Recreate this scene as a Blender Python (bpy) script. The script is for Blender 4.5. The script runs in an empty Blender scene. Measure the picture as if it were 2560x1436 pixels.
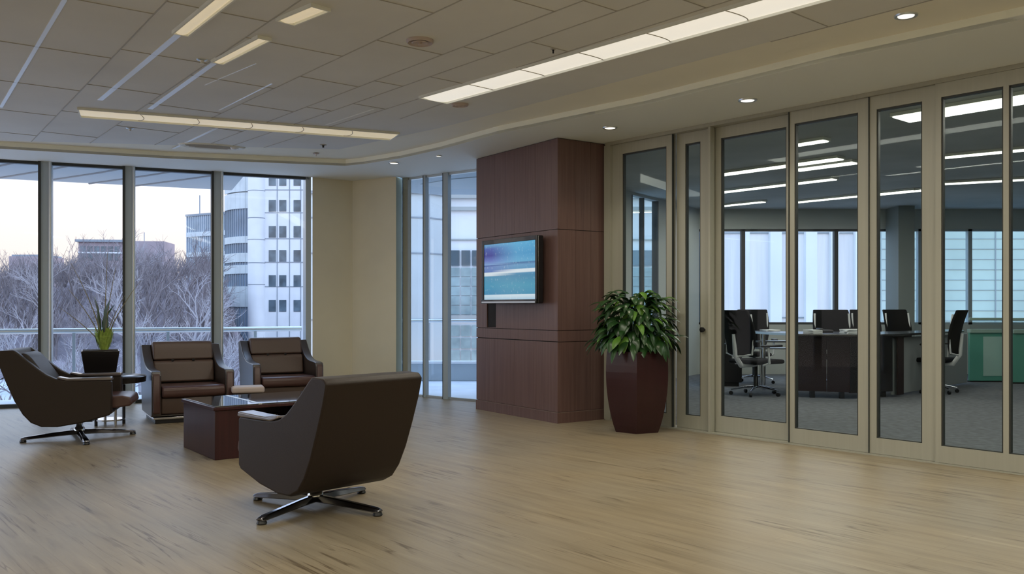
import bpy, bmesh, math, random
from mathutils import Vector, Matrix, noise
PI = math.pi
sc = bpy.context.scene
COL = sc.collection

# ------------------------------------------------------------------ camera
F, CX, HY, EYE = 2200.0, 1280.0, 767.0, 1.227
cam_d = bpy.data.cameras.new('camera'); cam = bpy.data.objects.new('camera', cam_d); COL.objects.link(cam)
cam.location = (0, 0, EYE); cam.rotation_euler = (PI/2, 0, 0)
cam_d.sensor_width = 36; cam_d.lens = F/2560*36
cam_d.shift_y = (HY-718)/2560
cam_d.clip_start = .05; cam_d.clip_end = 2000
sc.camera = cam
# ------------------------------------------------------------------ world / exposure
sc.view_settings.view_transform = 'Standard'; sc.view_settings.look = 'None'
sc.view_settings.gamma = 1; sc.view_settings.use_curve_mapping = False
sc.view_settings.exposure = 0.17
W = bpy.data.worlds.new('sky'); sc.world = W; W.use_nodes = True
nt = W.node_tree; nt.nodes.clear()
tc = nt.nodes.new('ShaderNodeTexCoord'); sp = nt.nodes.new('ShaderNodeSeparateXYZ')
cr = nt.nodes.new('ShaderNodeValToRGB'); bg = nt.nodes.new('ShaderNodeBackground'); wo = nt.nodes.new('ShaderNodeOutputWorld')
nt.links.new(tc.outputs['Generated'], sp.inputs[0]); nt.links.new(sp.outputs['Z'], cr.inputs[0])
nt.links.new(cr.outputs[0], bg.inputs[0]); nt.links.new(bg.outputs[0], wo.inputs[0])
e = cr.color_ramp.elements
e[0].position = 0.0; e[0].color = (.42, .35, .33, 1)
e[1].position = 1.0; e[1].color = (.40, .58, .92, 1)
for p_, c_ in ((.04, (.375, .325, .30, 1)), (.11, (.385, .36, .355, 1)), (.24, (.60, .72, .93, 1))):
    x_ = e.new(p_); x_.color = c_
bg.inputs['Strength'].default_value = 2.75
H = 3.0      # lowered border ceiling
HC = 3.08    # tiled ceiling

def lamp_area(name, loc, rz, sx, sy, power, color=(1, .96, .84)):
    d = bpy.data.lights.new(name, 'AREA'); d.shape = 'RECTANGLE'; d.size = sx; d.size_y = sy
    d.energy = power; d.color = color
    o = bpy.data.objects.new(name, d); COL.objects.link(o); o.location = loc; o.rotation_euler = (0, 0, rz)
    return o

# ------------------------------------------------------------------ helpers
def at(px, py, Y): return Vector(((px-CX)/F*Y, Y, EYE-(py-HY)/F*Y))
def onz(px, py, z):
    Y = (EYE-z)*F/(py-HY); return Vector(((px-CX)/F*Y, Y, z))

class MB:
    def __init__(s): s.v = []; s.f = []
    def add(s, vs, fs, M=None):
        n = len(s.v)
        s.v += [tuple(M @ Vector(v)) if M else tuple(v) for v in vs]
        s.f += [tuple(i+n for i in f) for f in fs]
        return s
    def box(s, x0, x1, y0, y1, z0, z1, M=None):
        vs = [(x0,y0,z0),(x1,y0,z0),(x1,y1,z0),(x0,y1,z0),(x0,y0,z1),(x1,y0,z1),(x1,y1,z1),(x0,y1,z1)]
        return s.add(vs, [(0,3,2,1),(4,5,6,7),(0,1,5,4),(1,2,6,5),(2,3,7,6),(3,0,4,7)], M)
    def frustum(s, x0, x1, y0, y1, z0, z1, k, M=None):
        cx, cy = (x0+x1)/2, (y0+y1)/2; hx, hy = (x1-x0)/2, (y1-y0)/2
        vs = [(cx+a*hx*k, cy+b*hy*k, z0) for a, b in ((-1,-1),(1,-1),(1,1),(-1,1))]+[(cx+a*hx, cy+b*hy, z1) for a, b in ((-1,-1),(1,-1),(1,1),(-1,1))]
        return s.add(vs, [(0,3,2,1),(4,5,6,7),(0,1,5,4),(1,2,6,5),(2,3,7,6),(3,0,4,7)], M)
    def prism(s, poly, a, b, axis='x', M=None):
        """poly CCW in the plane; extruded from a to b along axis"""
        def mk(p, t):
            return (t, p[0], p[1]) if axis == 'x' else ((p[0], t, p[1]) if axis == 'y' else (p[0], p[1], t))
        n = len(poly)
        vs = [mk(p, a) for p in poly]+[mk(p, b) for p in poly]
        fs = [tuple(range(n-1, -1, -1)), tuple(range(n, 2*n))]+[(i, (i+1) % n, n+(i+1) % n, n+i) for i in range(n)]
        if axis == 'y': fs = [tuple(reversed(f)) for f in fs]
        return s.add(vs, fs, M)
    def tube(s, pts, rad, n=8, caps=True, M=None, flat=1.0):
        pts = [Vector(p) for p in pts]; rad = rad if isinstance(rad, (list, tuple)) else [rad]*len(pts)
        vs, fs = [], []
        up = Vector((0, 0, 1))
        for i, p in enumerate(pts):
            d = (pts[min(i+1, len(pts)-1)]-pts[max(i-1, 0)]).normalized()
            u = d.cross(up)
            if u.length < .05: u = d.cross(Vector((0, 1, 0)))
            u.normalize(); w = u.cross(d)
            for k in range(n):
                a = 2*PI*k/n
                vs.append(p+u*math.cos(a)*rad[i]+w*math.sin(a)*rad[i]*flat)
        for i in range(len(pts)-1):
            for k in range(n):
                fs.append((i*n+k, i*n+(k+1) % n, (i+1)*n+(k+1) % n, (i+1)*n+k))
        if caps: fs.append(tuple(range(n-1, -1, -1))); fs.append(tuple((len(pts)-1)*n+k for k in range(n)))
        return s.add(vs, fs, M)
    def lathe(s, prof, n=24, M=None, ph=0):
        vs, fs = [], []
        for r, z in prof:
            for k in range(n): vs.append((r*math.cos(2*PI*k/n+ph), r*math.sin(2*PI*k/n+ph), z))
        for i in range(len(prof)-1):
            for k in range(n): fs.append((i*n+k, i*n+(k+1) % n, (i+1)*n+(k+1) % n, (i+1)*n+k))
        fs.append(tuple(range(n-1, -1, -1))); fs.append(tuple((len(prof)-1)*n+k for k in range(n)))
        return s.add(vs, fs, M)
    def build(s, name, mat, parent=None, bevel=0, seg=2, smooth=False, sub=0, kind=None, label=None, loc=None, rz=None):
        me = bpy.data.meshes.new(name); me.from_pydata(s.v, [], s.f); me.update()
        bm = bmesh.new(); bm.from_mesh(me); bmesh.ops.recalc_face_normals(bm, faces=bm.faces); bm.to_mesh(me); bm.free()
        me.materials.append(mat)
        o = bpy.data.objects.new(name, me); COL.objects.link(o)
        if parent: o.parent = parent
        if bevel:
            m = o.modifiers.new('bevel', 'BEVEL'); m.width = bevel; m.segments = seg; m.limit_method = 'ANGLE'; m.angle_limit = math.radians(30)
        if sub:
            m = o.modifiers.new('sub', 'SUBSURF'); m.levels = sub; m.render_levels = sub
        if smooth or bevel:
            for p in me.polygons: p.use_smooth = True
            if not sub:
                try: me.set_sharp_from_angle(angle=math.radians(50))
                except Exception: pass
        if kind: o['kind'] = kind
        if label: o['label'] = label
        if loc is not None: o.location = loc
        if rz is not None: o.rotation_euler = (0, 0, rz)
        return o

def thing(name, label, cat, loc=(0,0,0), rz=0, group=None):
    o = bpy.data.objects.new(name, None); COL.objects.link(o); o.empty_display_size = .1
    o.location = loc; o.rotation_euler = (0, 0, rz); o['label'] = label; o['category'] = cat
    if group: o['group'] = group
    return o
def tag(o, label, cat, group=None, kind=None):
    o['label'] = label; o['category'] = cat
    if group: o['group'] = group
    if kind: o['kind'] = kind
    return o
def struct(name, loc=(0,0,0), rz=0):
    o = bpy.data.objects.new(name, None); COL.objects.link(o); o.location = loc; o.rotation_euler = (0, 0, rz); o['kind'] = 'structure'
    return o
def copy_tree(o, parent=None):
    c = o.copy(); COL.objects.link(c); c.parent = parent
    for ch in [x for x in o.children]: copy_tree(ch, c)
    return c
def frame_M(p0, ang): return Matrix.Translation(Vector((p0[0], p0[1], 0))) @ Matrix.Rotation(ang, 4, 'Z')

# ------------------------------------------------------------------ materials
def new_mat(name):
    m = bpy.data.materials.new(name); m.use_nodes = True
    return m, m.node_tree, m.node_tree.nodes['Principled BSDF']
def plain(name, col, rough=.5, metal=0, spec=.5, coat=0, noise_amt=0, nscale=20, bump=0):
    m, t, b = new_mat(name)
    b.inputs['Base Color'].default_value = (*col, 1); b.inputs['Roughness'].default_value = rough
    b.inputs['Metallic'].default_value = metal; b.inputs['Specular IOR Level'].default_value = spec
    b.inputs['Coat Weight'].default_value = coat
    if noise_amt or bump:
        tc = t.nodes.new('ShaderNodeTexCoord'); n = t.nodes.new('ShaderNodeTexNoise'); n.inputs['Scale'].default_value = nscale; n.inputs['Detail'].default_value = 5
        t.links.new(tc.outputs['Object'], n.inputs['Vector'])
        if noise_amt:
            r = t.nodes.new('ShaderNodeValToRGB'); t.links.new(n.outputs['Fac'], r.inputs[0])
            r.color_ramp.elements[0].position = .3; r.color_ramp.elements[1].position = .7
            r.color_ramp.elements[0].color = (*[c*(1-noise_amt) for c in col], 1); r.color_ramp.elements[1].color = (*[min(1, c*(1+noise_amt)) for c in col], 1)
            t.links.new(r.outputs[0], b.inputs['Base Color'])
        if bump:
            bp = t.nodes.new('ShaderNodeBump'); bp.inputs['Strength'].default_value = bump; bp.inputs['Distance'].default_value = .01
            t.links.new(n.outputs['Fac'], bp.inputs['Height']); t.links.new(bp.outputs[0], b.inputs['Normal'])
    return m
def emit(name, col, s):
    m, t, b = new_mat(name); b.inputs['Base Color'].default_value = (*col, 1)
    b.inputs['Emission Color'].default_value = (*col, 1); b.inputs['Emission Strength'].default_value = s
    return m
def glass(name, tint=(.9, .96, .95), refl=1.0, haze=0.0):
    m = bpy.data.materials.new(name); m.use_nodes = True; t = m.node_tree; t.nodes.clear()
    o = t.nodes.new('ShaderNodeOutputMaterial'); mx = t.nodes.new('ShaderNodeMixShader')
    tr = t.nodes.new('ShaderNodeBsdfTransparent'); tr.inputs[0].default_value = (*tint, 1)
    gl = t.nodes.new('ShaderNodeBsdfGlossy'); gl.inputs['Roughness'].default_value = .01; gl.inputs[0].default_value = (.9, .95, 1, 1)
    fr = t.nodes.new('ShaderNodeFresnel'); fr.inputs[0].default_value = 1.45
    mu = t.nodes.new('ShaderNodeMath'); mu.operation = 'MULTIPLY'; mu.inputs[1].default_value = refl
    t.links.new(fr.outputs[0], mu.inputs[0]); t.links.new(mu.outputs[0], mx.inputs[0])
    t.links.new(tr.outputs[0], mx.inputs[1]); t.links.new(gl.outputs[0], mx.inputs[2]); t.links.new(mx.outputs[0], o.inputs[0])
    return m
def streaky(name, stops, rough, scale, rot=0, fine=None, coat=0, bump=0, spec=.5, extra=None):
    """colour from noise stretched along one direction; scale = xyz scale after rotation rot about z"""
    m, t, b = new_mat(name); N = t.nodes.new; L = t.links.new
    tc = N('ShaderNodeTexCoord'); mp = N('ShaderNodeMapping'); mp.vector_type = 'POINT'
    mr = N('ShaderNodeMapping'); mr.inputs['Rotation'].default_value = (0, 0, rot)
    L(tc.outputs['Object'], mr.inputs[0]); L(mr.outputs[0], mp.inputs[0]); mp.inputs['Scale'].default_value = scale
    n = N('ShaderNodeTexNoise'); n.inputs['Scale'].default_value = 1; n.inputs['Detail'].default_value = 6; n.inputs['Roughness'].default_value = .6; n.inputs['Distortion'].default_value = .4
    L(mp.outputs[0], n.inputs['Vector'])
    r = N('ShaderNodeValToRGB'); L(n.outputs['Fac'], r.inputs[0])
    el = r.color_ramp.elements
    el[0].position, c = stops[0][0], stops[0][1]; el[0].color = (*c, 1)
    el[1].position, c = stops[-1][0], stops[-1][1]; el[1].color = (*c, 1)
    for p, c in stops[1:-1]: x = el.new(p); x.color = (*c, 1)
    out = r.outputs[0]
    if fine:
        out = fine(t, mr, out)
    L(out, b.inputs['Base Color'])
    b.inputs['Roughness'].default_value = rough; b.inputs['Coat Weight'].default_value = coat; b.inputs['Specular IOR Level'].default_value = spec
    if bump:
        bp = N('ShaderNodeBump'); bp.inputs['Strength'].default_value = bump; bp.inputs['Distance'].default_value = .004
        L(n.outputs['Fac'], bp.inputs['Height']); L(bp.outputs[0], b.inputs['Normal'])
    return m
def floor_fine(t, mr, col):
    N = t.nodes.new; L = t.links.new
    # large warm / cool drifts of the vinyl colour
    big = N('ShaderNodeTexNoise'); big.inputs['Scale'].default_value = .7; big.inputs['Detail'].default_value = 2; L(mr.outputs[0], big.inputs['Vector'])
    rb = N('ShaderNodeValToRGB'); L(big.outputs['Fac'], rb.inputs[0])
    rb.color_ramp.elements[0].position = .35; rb.color_ramp.elements[0].color = (1.08, 1.0, .88, 1)
    rb.color_ramp.elements[1].position = .65; rb.color_ramp.elements[1].color = (.98, .98, 1.0, 1)
    m0 = N('ShaderNodeMix'); m0.data_type = 'RGBA'; m0.blend_type = 'MULTIPLY'; m0.inputs[0].default_value = 1
    L(col, m0.inputs[6]); L(rb.outputs[0], m0.inputs[7])
    # thin dark cracks: ridged band of a warped wave
    mp = N('ShaderNodeMapping'); mp.inputs['Scale'].default_value = (.42, 9, 1); L(mr.outputs[0], mp.inputs[0])
    n = N('ShaderNodeTexNoise'); n.inputs['Scale'].default_value = 1; n.inputs['Detail'].default_value = 4; n.inputs['Distortion'].default_value = .35
    L(mp.outputs[0], n.inputs['Vector'])
    s = N('ShaderNodeMath'); s.operation = 'SUBTRACT'; L(n.outputs['Fac'], s.inputs[0]); s.inputs[1].default_value = .5
    a = N('ShaderNodeMath'); a.operation = 'ABSOLUTE'; L(s.outputs[0], a.inputs[0])
    r = N('ShaderNodeValToRGB'); L(a.outputs[0], r.inputs[0])
    r.color_ramp.elements[0].position = 0; r.color_ramp.elements[0].color = (.40, .35, .30, 1)
    r.color_ramp.elements[1].position = .017; r.color_ramp.elements[1].color = (1, 1, 1, 1)
    # break the cracks up
    g = N('ShaderNodeTexNoise'); g.inputs['Scale'].default_value = 2.2; L(mr.outputs[0], g.inputs['Vector'])
    gr = N('ShaderNodeValToRGB'); L(g.outputs['Fac'], gr.inputs[0]); gr.color_ramp.elements[0].position = .42; gr.color_ramp.elements[1].position = .62
    m1 = N('ShaderNodeMix'); m1.data_type = 'RGBA'; m1.blend_type = 'MULTIPLY'; L(gr.outputs[0], m1.inputs[0])
    L(m0.outputs[2], m1.inputs[6]); L(r.outputs[0], m1.inputs[7])
    # plank joints
    br = N('ShaderNodeTexBrick'); br.inputs['Color1'].default_value = (1, 1, 1, 1); br.inputs['Color2'].default_value = (.93, .93, .93, 1); br.inputs['Mortar'].default_value = (.78, .76, .74, 1)
    br.inputs['Scale'].default_value = 1; br.inputs['Mortar Size'].default_value = .0025; br.inputs['Brick Width'].default_value = 1.3; br.inputs['Row Height'].default_value = .16
    L(mr.outputs[0], br.inputs['Vector'])
    m2 = N('ShaderNodeMix'); m2.data_type = 'RGBA'; m2.blend_type = 'MULTIPLY'; m2.inputs[0].default_value = .8
    L(m1.outputs[2], m2.inputs[6]); L(br.outputs['Color'], m2.inputs[7])
    return m2.outputs[2]

GANG = math.atan2(-.757, .653)     # direction of the glass partition
M = {}
M['floor'] = streaky('floor_planks', [(.25, (.20, .164, .112)), (.45, (.265, .222, .156)), (.62, (.30, .254, .182)), (.8, (.38, .325, .24))], .40, (1.3, 16, 1), -GANG, floor_fine, bump=.05, spec=.42)
M['wood'] = streaky('red_brown_veneer', [(.3, (.112, .062, .056)), (.5, (.142, .081, .072)), (.7, (.165, .098, .088))], .34, (38, 38, 1.1), 0, spec=.55)
M['seam'] = plain('black_seam', (.006, .004, .004), .7)
M['wood_edge'] = plain('pale_edge', (.25, .17, .15), .35)
M['ceil'] = plain('ceiling_tile', (.72, .72, .69), .85, noise_amt=.05, nscale=1.2)
M['border'] = plain('border_paint', (.86, .83, .71), .7, noise_amt=.02, nscale=2)
M['fascia'] = plain('fascia_paint', (.92, .94, .84), .6)
M['soffit'] = plain('soffit_paint', (.82, .84, .80), .7)
M['beige'] = plain('beige_wall', (.70, .655, .51), .75, noise_amt=.02, nscale=3)
M['greywall'] = plain('grey_wall', (.46, .49, .48), .7)
M['tbar'] = plain('dark_joint', (.44, .42, .38), .6)
M['tbar_white'] = plain('white_joint', (.92, .93, .92), .3, metal=.25)  # near-white colour stands in for reflections in chrome bars
M['alu'] = streaky('champagne_aluminium', [(.3, (.35, .345, .29)), (.7, (.385, .38, .32))], .38, (30, 30, .6), 0, spec=.6)
M['alu_dark'] = plain('dark_gasket', (.03, .035, .035), .5)
M['mull'] = plain('blue_grey_mullion', (.40, .47, .52), .35)
M['steel'] = plain('steel_rail', (.62, .66, .68), .28, metal=.7)
M['chrome'] = plain('chrome', (.75, .76, .8), .12, metal=1)
M['base_metal'] = plain('dark_polished_metal', (.22, .22, .25), .13, metal=1)
M['glass'] = glass('window_glass', (.965, .98, .99), .12)
M['glass_door'] = glass('door_glass', (.90, .95, .945), .16)
M['glass_table'] = plain('black_table_glass', (.02, .028, .032), .05, spec=1.0, coat=1.0)
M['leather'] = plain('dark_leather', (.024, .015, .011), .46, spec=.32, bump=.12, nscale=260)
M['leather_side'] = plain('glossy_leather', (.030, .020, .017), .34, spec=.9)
M['arm_top'] = plain('polished_armrest_leather', (.11, .09, .092), .3, spec=1.0, coat=.6)  # base colour lightened to stand in for the window's reflection on the pads
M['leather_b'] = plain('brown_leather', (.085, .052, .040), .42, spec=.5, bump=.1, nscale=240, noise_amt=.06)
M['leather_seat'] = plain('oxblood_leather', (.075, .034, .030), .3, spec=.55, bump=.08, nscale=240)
M['darkwood'] = streaky('dark_mahogany', [(.3, (.026, .008, .010)), (.7, (.050, .015, .017))], .32, (30, 30, 1.2), 0, spec=.35)
M['darkwood2'] = plain('black_wood', (.010, .008, .008), .25, coat=.15)
M['planter'] = streaky('maroon_lacquer', [(.3, (.026, .006, .008)), (.7, (.034, .009, .011))], .3, (20, 20, 1), 0, coat=.1)
M['black'] = plain('black_plastic', (.010, .010, .012), .35)
M['blackfab'] = plain('black_mesh_fabric', (.007, .007, .008), .8, spec=.12)
M['white'] = plain('white_plastic', (.75, .76, .78), .35)
M['paper'] = plain('paper', (.82, .84, .88), .6)
M['bluepaper'] = plain('blue_folder', (.10, .17, .42), .5)
M['soil'] = plain('potting_soil', (.03, .02, .015), .9, bump=.4, nscale=60)
M['leaf'] = plain('dark_leaf', (.018, .058, .014), .3, spec=.5, noise_amt=.35, nscale=9)
M['leaf2'] = plain('bright_leaf', (.085, .20, .022), .38, noise_amt=.3, nscale=12)
M['leaf_pale'] = plain('pale_lime_leaf', (.30, .42, .08), .45, noise_amt=.25, nscale=30)
M['stem'] = plain('dry_stem', (.22, .19, .10), .7)
M['cushion'] = plain('pale_cushion', (.52, .44, .42), .6)
M['carpet'] = plain('grey_carpet', (.118, .124, .138), .95, noise_amt=.28, nscale=14, bump=.3)
M['lens'] = emit('lamp_lens', (1, .95, .84), .55)
M['lensdim'] = emit('dim_lamp_lens', (1, .86, .60), .32)
M['tube'] = emit('office_tube', (1, .94, .82), 2.2)
M['spot'] = emit('downlight_lens', (1, .93, .80), 1.3)
M['screen_off'] = plain('black_bezel', (.008, .008, .010), .2, coat=.3)
M['deskgrey'] = plain('grey_desk_panel', (.27, .285, .29), .55)
M['deskbrown'] = plain('dark_brown_panel', (.022, .012, .013), .6, spec=.2)
M['greenpanel'] = plain('green_frosted_glass', (.10, .33, .27), .3, coat=.3)
M['greenframe'] = plain('pale_green_frame', (.30, .42, .38), .35)
M['palegreen'] = plain('pale_aqua_panel', (.38, .56, .52), .3)
# outside; distant buildings get paled colours in place of haze
M['snow'] = plain('frosty_ground', (.40, .43, .47), .9, noise_amt=.35, nscale=.25)
M['wood_hill'] = plain('winter_woodland', (.150, .125, .140), .95, noise_amt=.35, nscale=.5)
M['bark'] = plain('bare_bark', (.20, .175, .185), .9)
M['bark2'] = plain('pale_bark', (.38, .36, .38), .9)
M['shrub'] = plain('frosted_shrub', (.17, .19, .21), .9, noise_amt=.6, nscale=5)
M['conc'] = plain('pale_concrete', (.56, .62, .64), .75, noise_amt=.08, nscale=.6)
M['conc2'] = plain('white_cladding', (.74, .77, .80), .7, noise_amt=.05, nscale=.6)
M['rib'] = streaky('weathered_cladding', [(.3, (.62, .63, .68)), (.5, (.76, .75, .79)), (.7, (.88, .86, .87))], .7, (2.2, 2.2, .12), 0)
M['joint'] = plain('facade_joint', (.28, .32, .36), .8)
M['bwin'] = plain('facade_window', (.10, .14, .17), .15, coat=.4, noise_amt=.5, nscale=.7)
M['bglass'] = plain('blue_curtain_glass', (.22, .29, .38), .15, coat=.4, noise_amt=.25, nscale=.3)
M['brick'] = plain('rosy_brick', (.36, .30, .32), .9, noise_amt=.1, nscale=.4)
M['canopy'] = plain('canopy_panel', (.42, .50, .56), .6)
M['deck'] = plain('terrace_deck', (.66, .72, .78), .7, noise_amt=.08, nscale=2)

# ------------------------------------------------------------------ plan
G0 = Vector((1.03, 9.54)); GD = Vector((.653, -.757)); GN = Vector((.757, .653))
def gs(px):
    k = (px-CX)/F; return (G0.y*k-G0.x)/(GD.x-GD.y*k)
GE = G0+GD*8.53
W0 = Vector((-8.0, 9.79)); W1 = Vector((-2.75, 12.04)); WU = (W1-W0).normalized(); WN = Vector((-WU.y, WU.x)); WANG = math.atan2(WU.y, WU.x)
P2 = Vector((-2.25, 12.40)); P3 = Vector((-1.58, 12.0))
B0 = Vector((-1.50, 12.16)); CB = Vector((.10, 10.89))
PL = Vector((-.426, 10.54)); PN_ = Vector((.478, 9.22))
OF0 = Vector((3.4, 16.0)); OF1 = Vector((12.0, 16.0))
room = [(-8, -3), (6.6, -3), (GE.x, GE.y), tuple(G0), (CB.x, CB.y), tuple(B0), tuple(P3), tuple(P2), tuple(W1), tuple(W0)]
office = [tuple(G0), (GE.x, GE.y), (12, GE.y), tuple(OF1), tuple(OF0), (CB.x, CB.y)]

def slab(name, poly, z0, z1, mat, kind='structure', parent=None):
    return MB().prism(poly, z0, z1, 'z').build(name, mat, parent, kind=kind)
slab('floor', room, -.12, 0, M['floor'])
slab('floor_office', office, -.12, 0, M['carpet'])
def wall(name, p0, p1, z0, z1, th, mat, out=None, parent=None, kind='structure'):
    """box wall from p0 to p1; thickness th grows to the left of the direction p0->p1"""
    p0, p1 = Vector(p0[:2]), Vector(p1[:2]); d = p1-p0
    return MB().box(0, d.length, 0, th, z0, z1).build(name, mat, parent, kind=kind, loc=(p0.x, p0.y, 0), rz=math.atan2(d.y, d.x))
wl_ = wall('wall_left', (-8, -3), (-8, 9.79), H-.12, H+.3, .15, M['soffit'])
wall('wall_left_rear', (-8, -3), (-8, 4.2), 0, H-.12, .15, M['beige'])
for i in range(5):  # unseen glazing added to the left wall to bring in side daylight
    y = 4.3+i*5.4/4
    MB().box(-8.14, -8.0, y-.07, y+.07, 0, H-.12).build('mullion', M['mull'], wl_).matrix_parent_inverse = (Matrix.Translation(wl_.location) @ Matrix.Rotation(wl_.rotation_euler[2], 4, 'Z')).inverted()
wp_ = MB().box(-8.08, -8.07, 4.25, 9.7, .0, H-.12).build('pane', M['glass'], wl_); wp_.matrix_parent_inverse = (Matrix.Translation(wl_.location) @ Matrix.Rotation(wl_.rotation_euler[2], 4, 'Z')).inverted()
wall('wall_back', (6.6, -3), (-8, -3), 0, H+.3, .15, M['beige'])
wall('wall_right', (6.6, GE.y), (6.6, -3), 0, H+.3, .15, M['beige'])
# the beige faceted wall between the two glazed fronts
MB().prism([tuple(W1+WU*.02), tuple(P2), tuple(P3), (P3.x+.05, P3.y+.25), (P2.x, P2.y+.35), (W1.x-.02, W1.y+.3)][::-1], 0, H, 'z').build('wall_front', M['beige'], kind='structure')
wall('wall_office_right', (12, GE.y), (12, 16), 0, H+.3, -.15, M['greywall'])
wall('wall_office_back', (GE.x+.2, GE.y-.15), (12, GE.y-.15), 0, H+.3, .15, M['greywall'])

# ------------------------------------------------------------------ ceilings
def zpt(px, py, z): v = onz(px, py, z); return (v.x, v.y)
# the border (soffit) runs round the tiled field; inner edge points
inner = [(-5.75-3.0, 9.87-1.28), zpt(0, 372, H), zpt(430, 397, H), zpt(864, 415, H), zpt(911, 410, H), zpt(1000, 396, H), zpt(1100, 374, H), zpt(1244, 335, H), zpt(1487, 286, H), zpt(1609, 262, H), zpt(2096, 146, H), zpt(2560, 48, H)]
last = Vector(inner[-1]); far_ = last+GD*4.6
inner.append((min(far_.x, 6.59), far_.y))
inner[0] = (-7.99, inner[1][1]-(inner[1][0]+7.99)*(WU.y/WU.x))
outer = [tuple(W0), tuple(W1), tuple(P2), tuple(P3), tuple(B0), (CB.x, CB.y), tuple(G0), tuple(GE)]
poly = outer+inner[::-1]
slab('ceiling_border', poly[::-1], H, H+.03, M['soffit'])
mb = MB()
for a, b in zip(inner[:-1], inner[1:]):
    a, b = Vector(a), Vector(b); d = b-a
    mb.box(0, d.length, 0, .02, H+.001, HC, frame_M(a, math.atan2(d.y, d.x)))
mb.build('trim_fascia', M['fascia'], kind='structure')
slab('ceiling', room, HC, HC+.1, M['border'])
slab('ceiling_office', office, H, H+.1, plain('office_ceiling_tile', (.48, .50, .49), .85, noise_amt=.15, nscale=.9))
# tiled field
edge = [(-7.98, 9.25), zpt(0, 350, HC), zpt(847, 372, HC), zpt(1100, 318, HC), zpt(1305, 265, HC), zpt(1828, 127, HC), zpt(2310, 0, HC)]
le = Vector(edge[-1])+GD*4.5
tile_poly = edge+[(le.x, le.y), (le.x, -2.95), (-7.98, -2.95)]
slab('ceiling_tiles', tile_poly[::-1], HC-.008, HC, M['ceil'])
tiles_z = HC-.008
# joints: bars along the glass direction (fanned 36..41 degrees as the photo shows) and staggered cross joints
dark, white = MB(), MB()
def bar(mb_, p, q, w, z=tiles_z, t=.004):
    p, q = Vector(p[:2]), Vector(q[:2]); d = q-p
    mb_.box(0, d.length, -w/2, w/2, z-t, z, frame_M(p, math.atan2(d.y, d.x)))
def pxbar(mb_, a, b, w): bar(mb_, zpt(*a, tiles_z), zpt(*b, tiles_z), w)
X0 = [-3.55, -2.34, -1.55, -.60, .13, .51, 1.0, 2.2]
ANG = [35.5, 36, 37, 38.5, 39.5, 40, 40.5, 41]
prev = None
for x0, a in zip(X0, ANG):
    d = Vector((math.sin(math.radians(a)), -math.cos(math.radians(a))))
    p0 = Vector((x0, 5.66))
    # clip against the tile edge going away
    t = 0
    import mathutils.geometry as mg
    endp = None
    for q0, q1 in zip(edge[:-1], edge[1:]):
        r = mg.intersect_line_line_2d(p0, p0-d*12, Vector(q0), Vector(q1))
        if r: endp = r
    if endp is None: continue
    fr = p0+d*5.5
    if fr.x > 6.3: fr = p0+d*((6.3-p0.x)/d.x)
    bar(dark, endp, fr, .008)
    if prev:
        # cross joints between prev and this line
        L0 = (endp-fr).length; s = random.Random(int(x0*100)).uniform(.2, 1.0)
        while s < L0-.2:
            pt = fr-d*(L0-(L0-s)) if False else fr+(endp-fr).normalized()*s
            pd, pp = prev
            nrm = Vector((d.y, -d.x))
            r = mg.intersect_line_line_2d(pt, pt+nrm*2.5, pp-pd*14, pp+pd*9)
            if r and (r-pt).length < 1.4: bar(dark, pt, r, .006)
            s += 1.22
    prev = (d, p0)
pxbar(white, (2, 268), (162, -2), .028)
pxbar(white, (250, 250), (455, 78), .045)
pxbar(white, (375, 272), (545, 150), .045)
pxbar(white, (548, 275), (680, 208), .014)
pxbar(white, (432, 372), (542, 320), .03)
pxbar(white, (815, 312), (935, 272), .012)
pxbar(white, (512, 212), (640, 158), .008)
pxbar(dark, (1000, 297), (1380, 160), .012)
tl = bpy.data.objects['ceiling_tiles']
dark.build('joint_lines', M['tbar'], tl)
white.build('white_joint_lines', M['tbar_white'], tl)

# linear luminaires in the tiled ceiling
def linear_light(name, label, p, q, w, mat, nseg, group, power, col=(1, .95, .80), base=tiles_z, ribs=True):
    p, q = Vector(p), Vector(q); d = q-p; Ln = d.length; ang = math.atan2(d.y, d.x)
    t = thing(name, label, 'ceiling light', (p.x, p.y, base), ang, group)
    fr = MB().box(0, Ln, -w/2-.012, -w/2, -.022, 0).box(0, Ln, w/2, w/2+.012, -.022, 0).box(-.012, 0, -w/2-.012, w/2+.012, -.022, 0).box(Ln, Ln+.012, -w/2-.012, w/2+.012, -.022, 0)
    fr.build('frame', M['soffit'], t)
    # bowed lens
    lens = MB(); n = 8; vs = []; fs = []
    for i in range(2):
        for k in range(n+1):
            y = -w/2+w*k/n; vs.append((Ln*i, y, -.004-.016*(1-(2*k/n-1)**2)))
    for k in range(n): fs.append((k, k+1, n+2+k, n+1+k))
    lens.add(vs, fs); lens.build('lens', mat, t, smooth=True)
    if ribs:
        for i in range(1, nseg):
            rb = MB()
            x = Ln*i/nseg
            pts = [(x+.05*(1-(2*k/n-1)**2), -w/2+w*k/n, -.006-.016*(1-(2*k/n-1)**2)) for k in range(n+1)]
            rb.tube(pts, .004, 4); rb.build('lens_joint', M['tbar'], t)
    if power:
        la = lamp_area(name+'_lamp', (p.x+d.x/2, p.y+d.y/2, base-.03), ang, Ln*.96, w*.9, power, col)
    return t
LA = zpt(1085, 247, tiles_z); LB = Vector(zpt(1962, 0, tiles_z))
LBe = LB+(LB-Vector(LA)).normalized()*5.2
linear_light('linear_ceiling_light', 'long bright segmented strip light running diagonally towards the far corner, nearest the glass partition', LA, tuple(LBe), .30, M['lens'], 14, None, 88)
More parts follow.
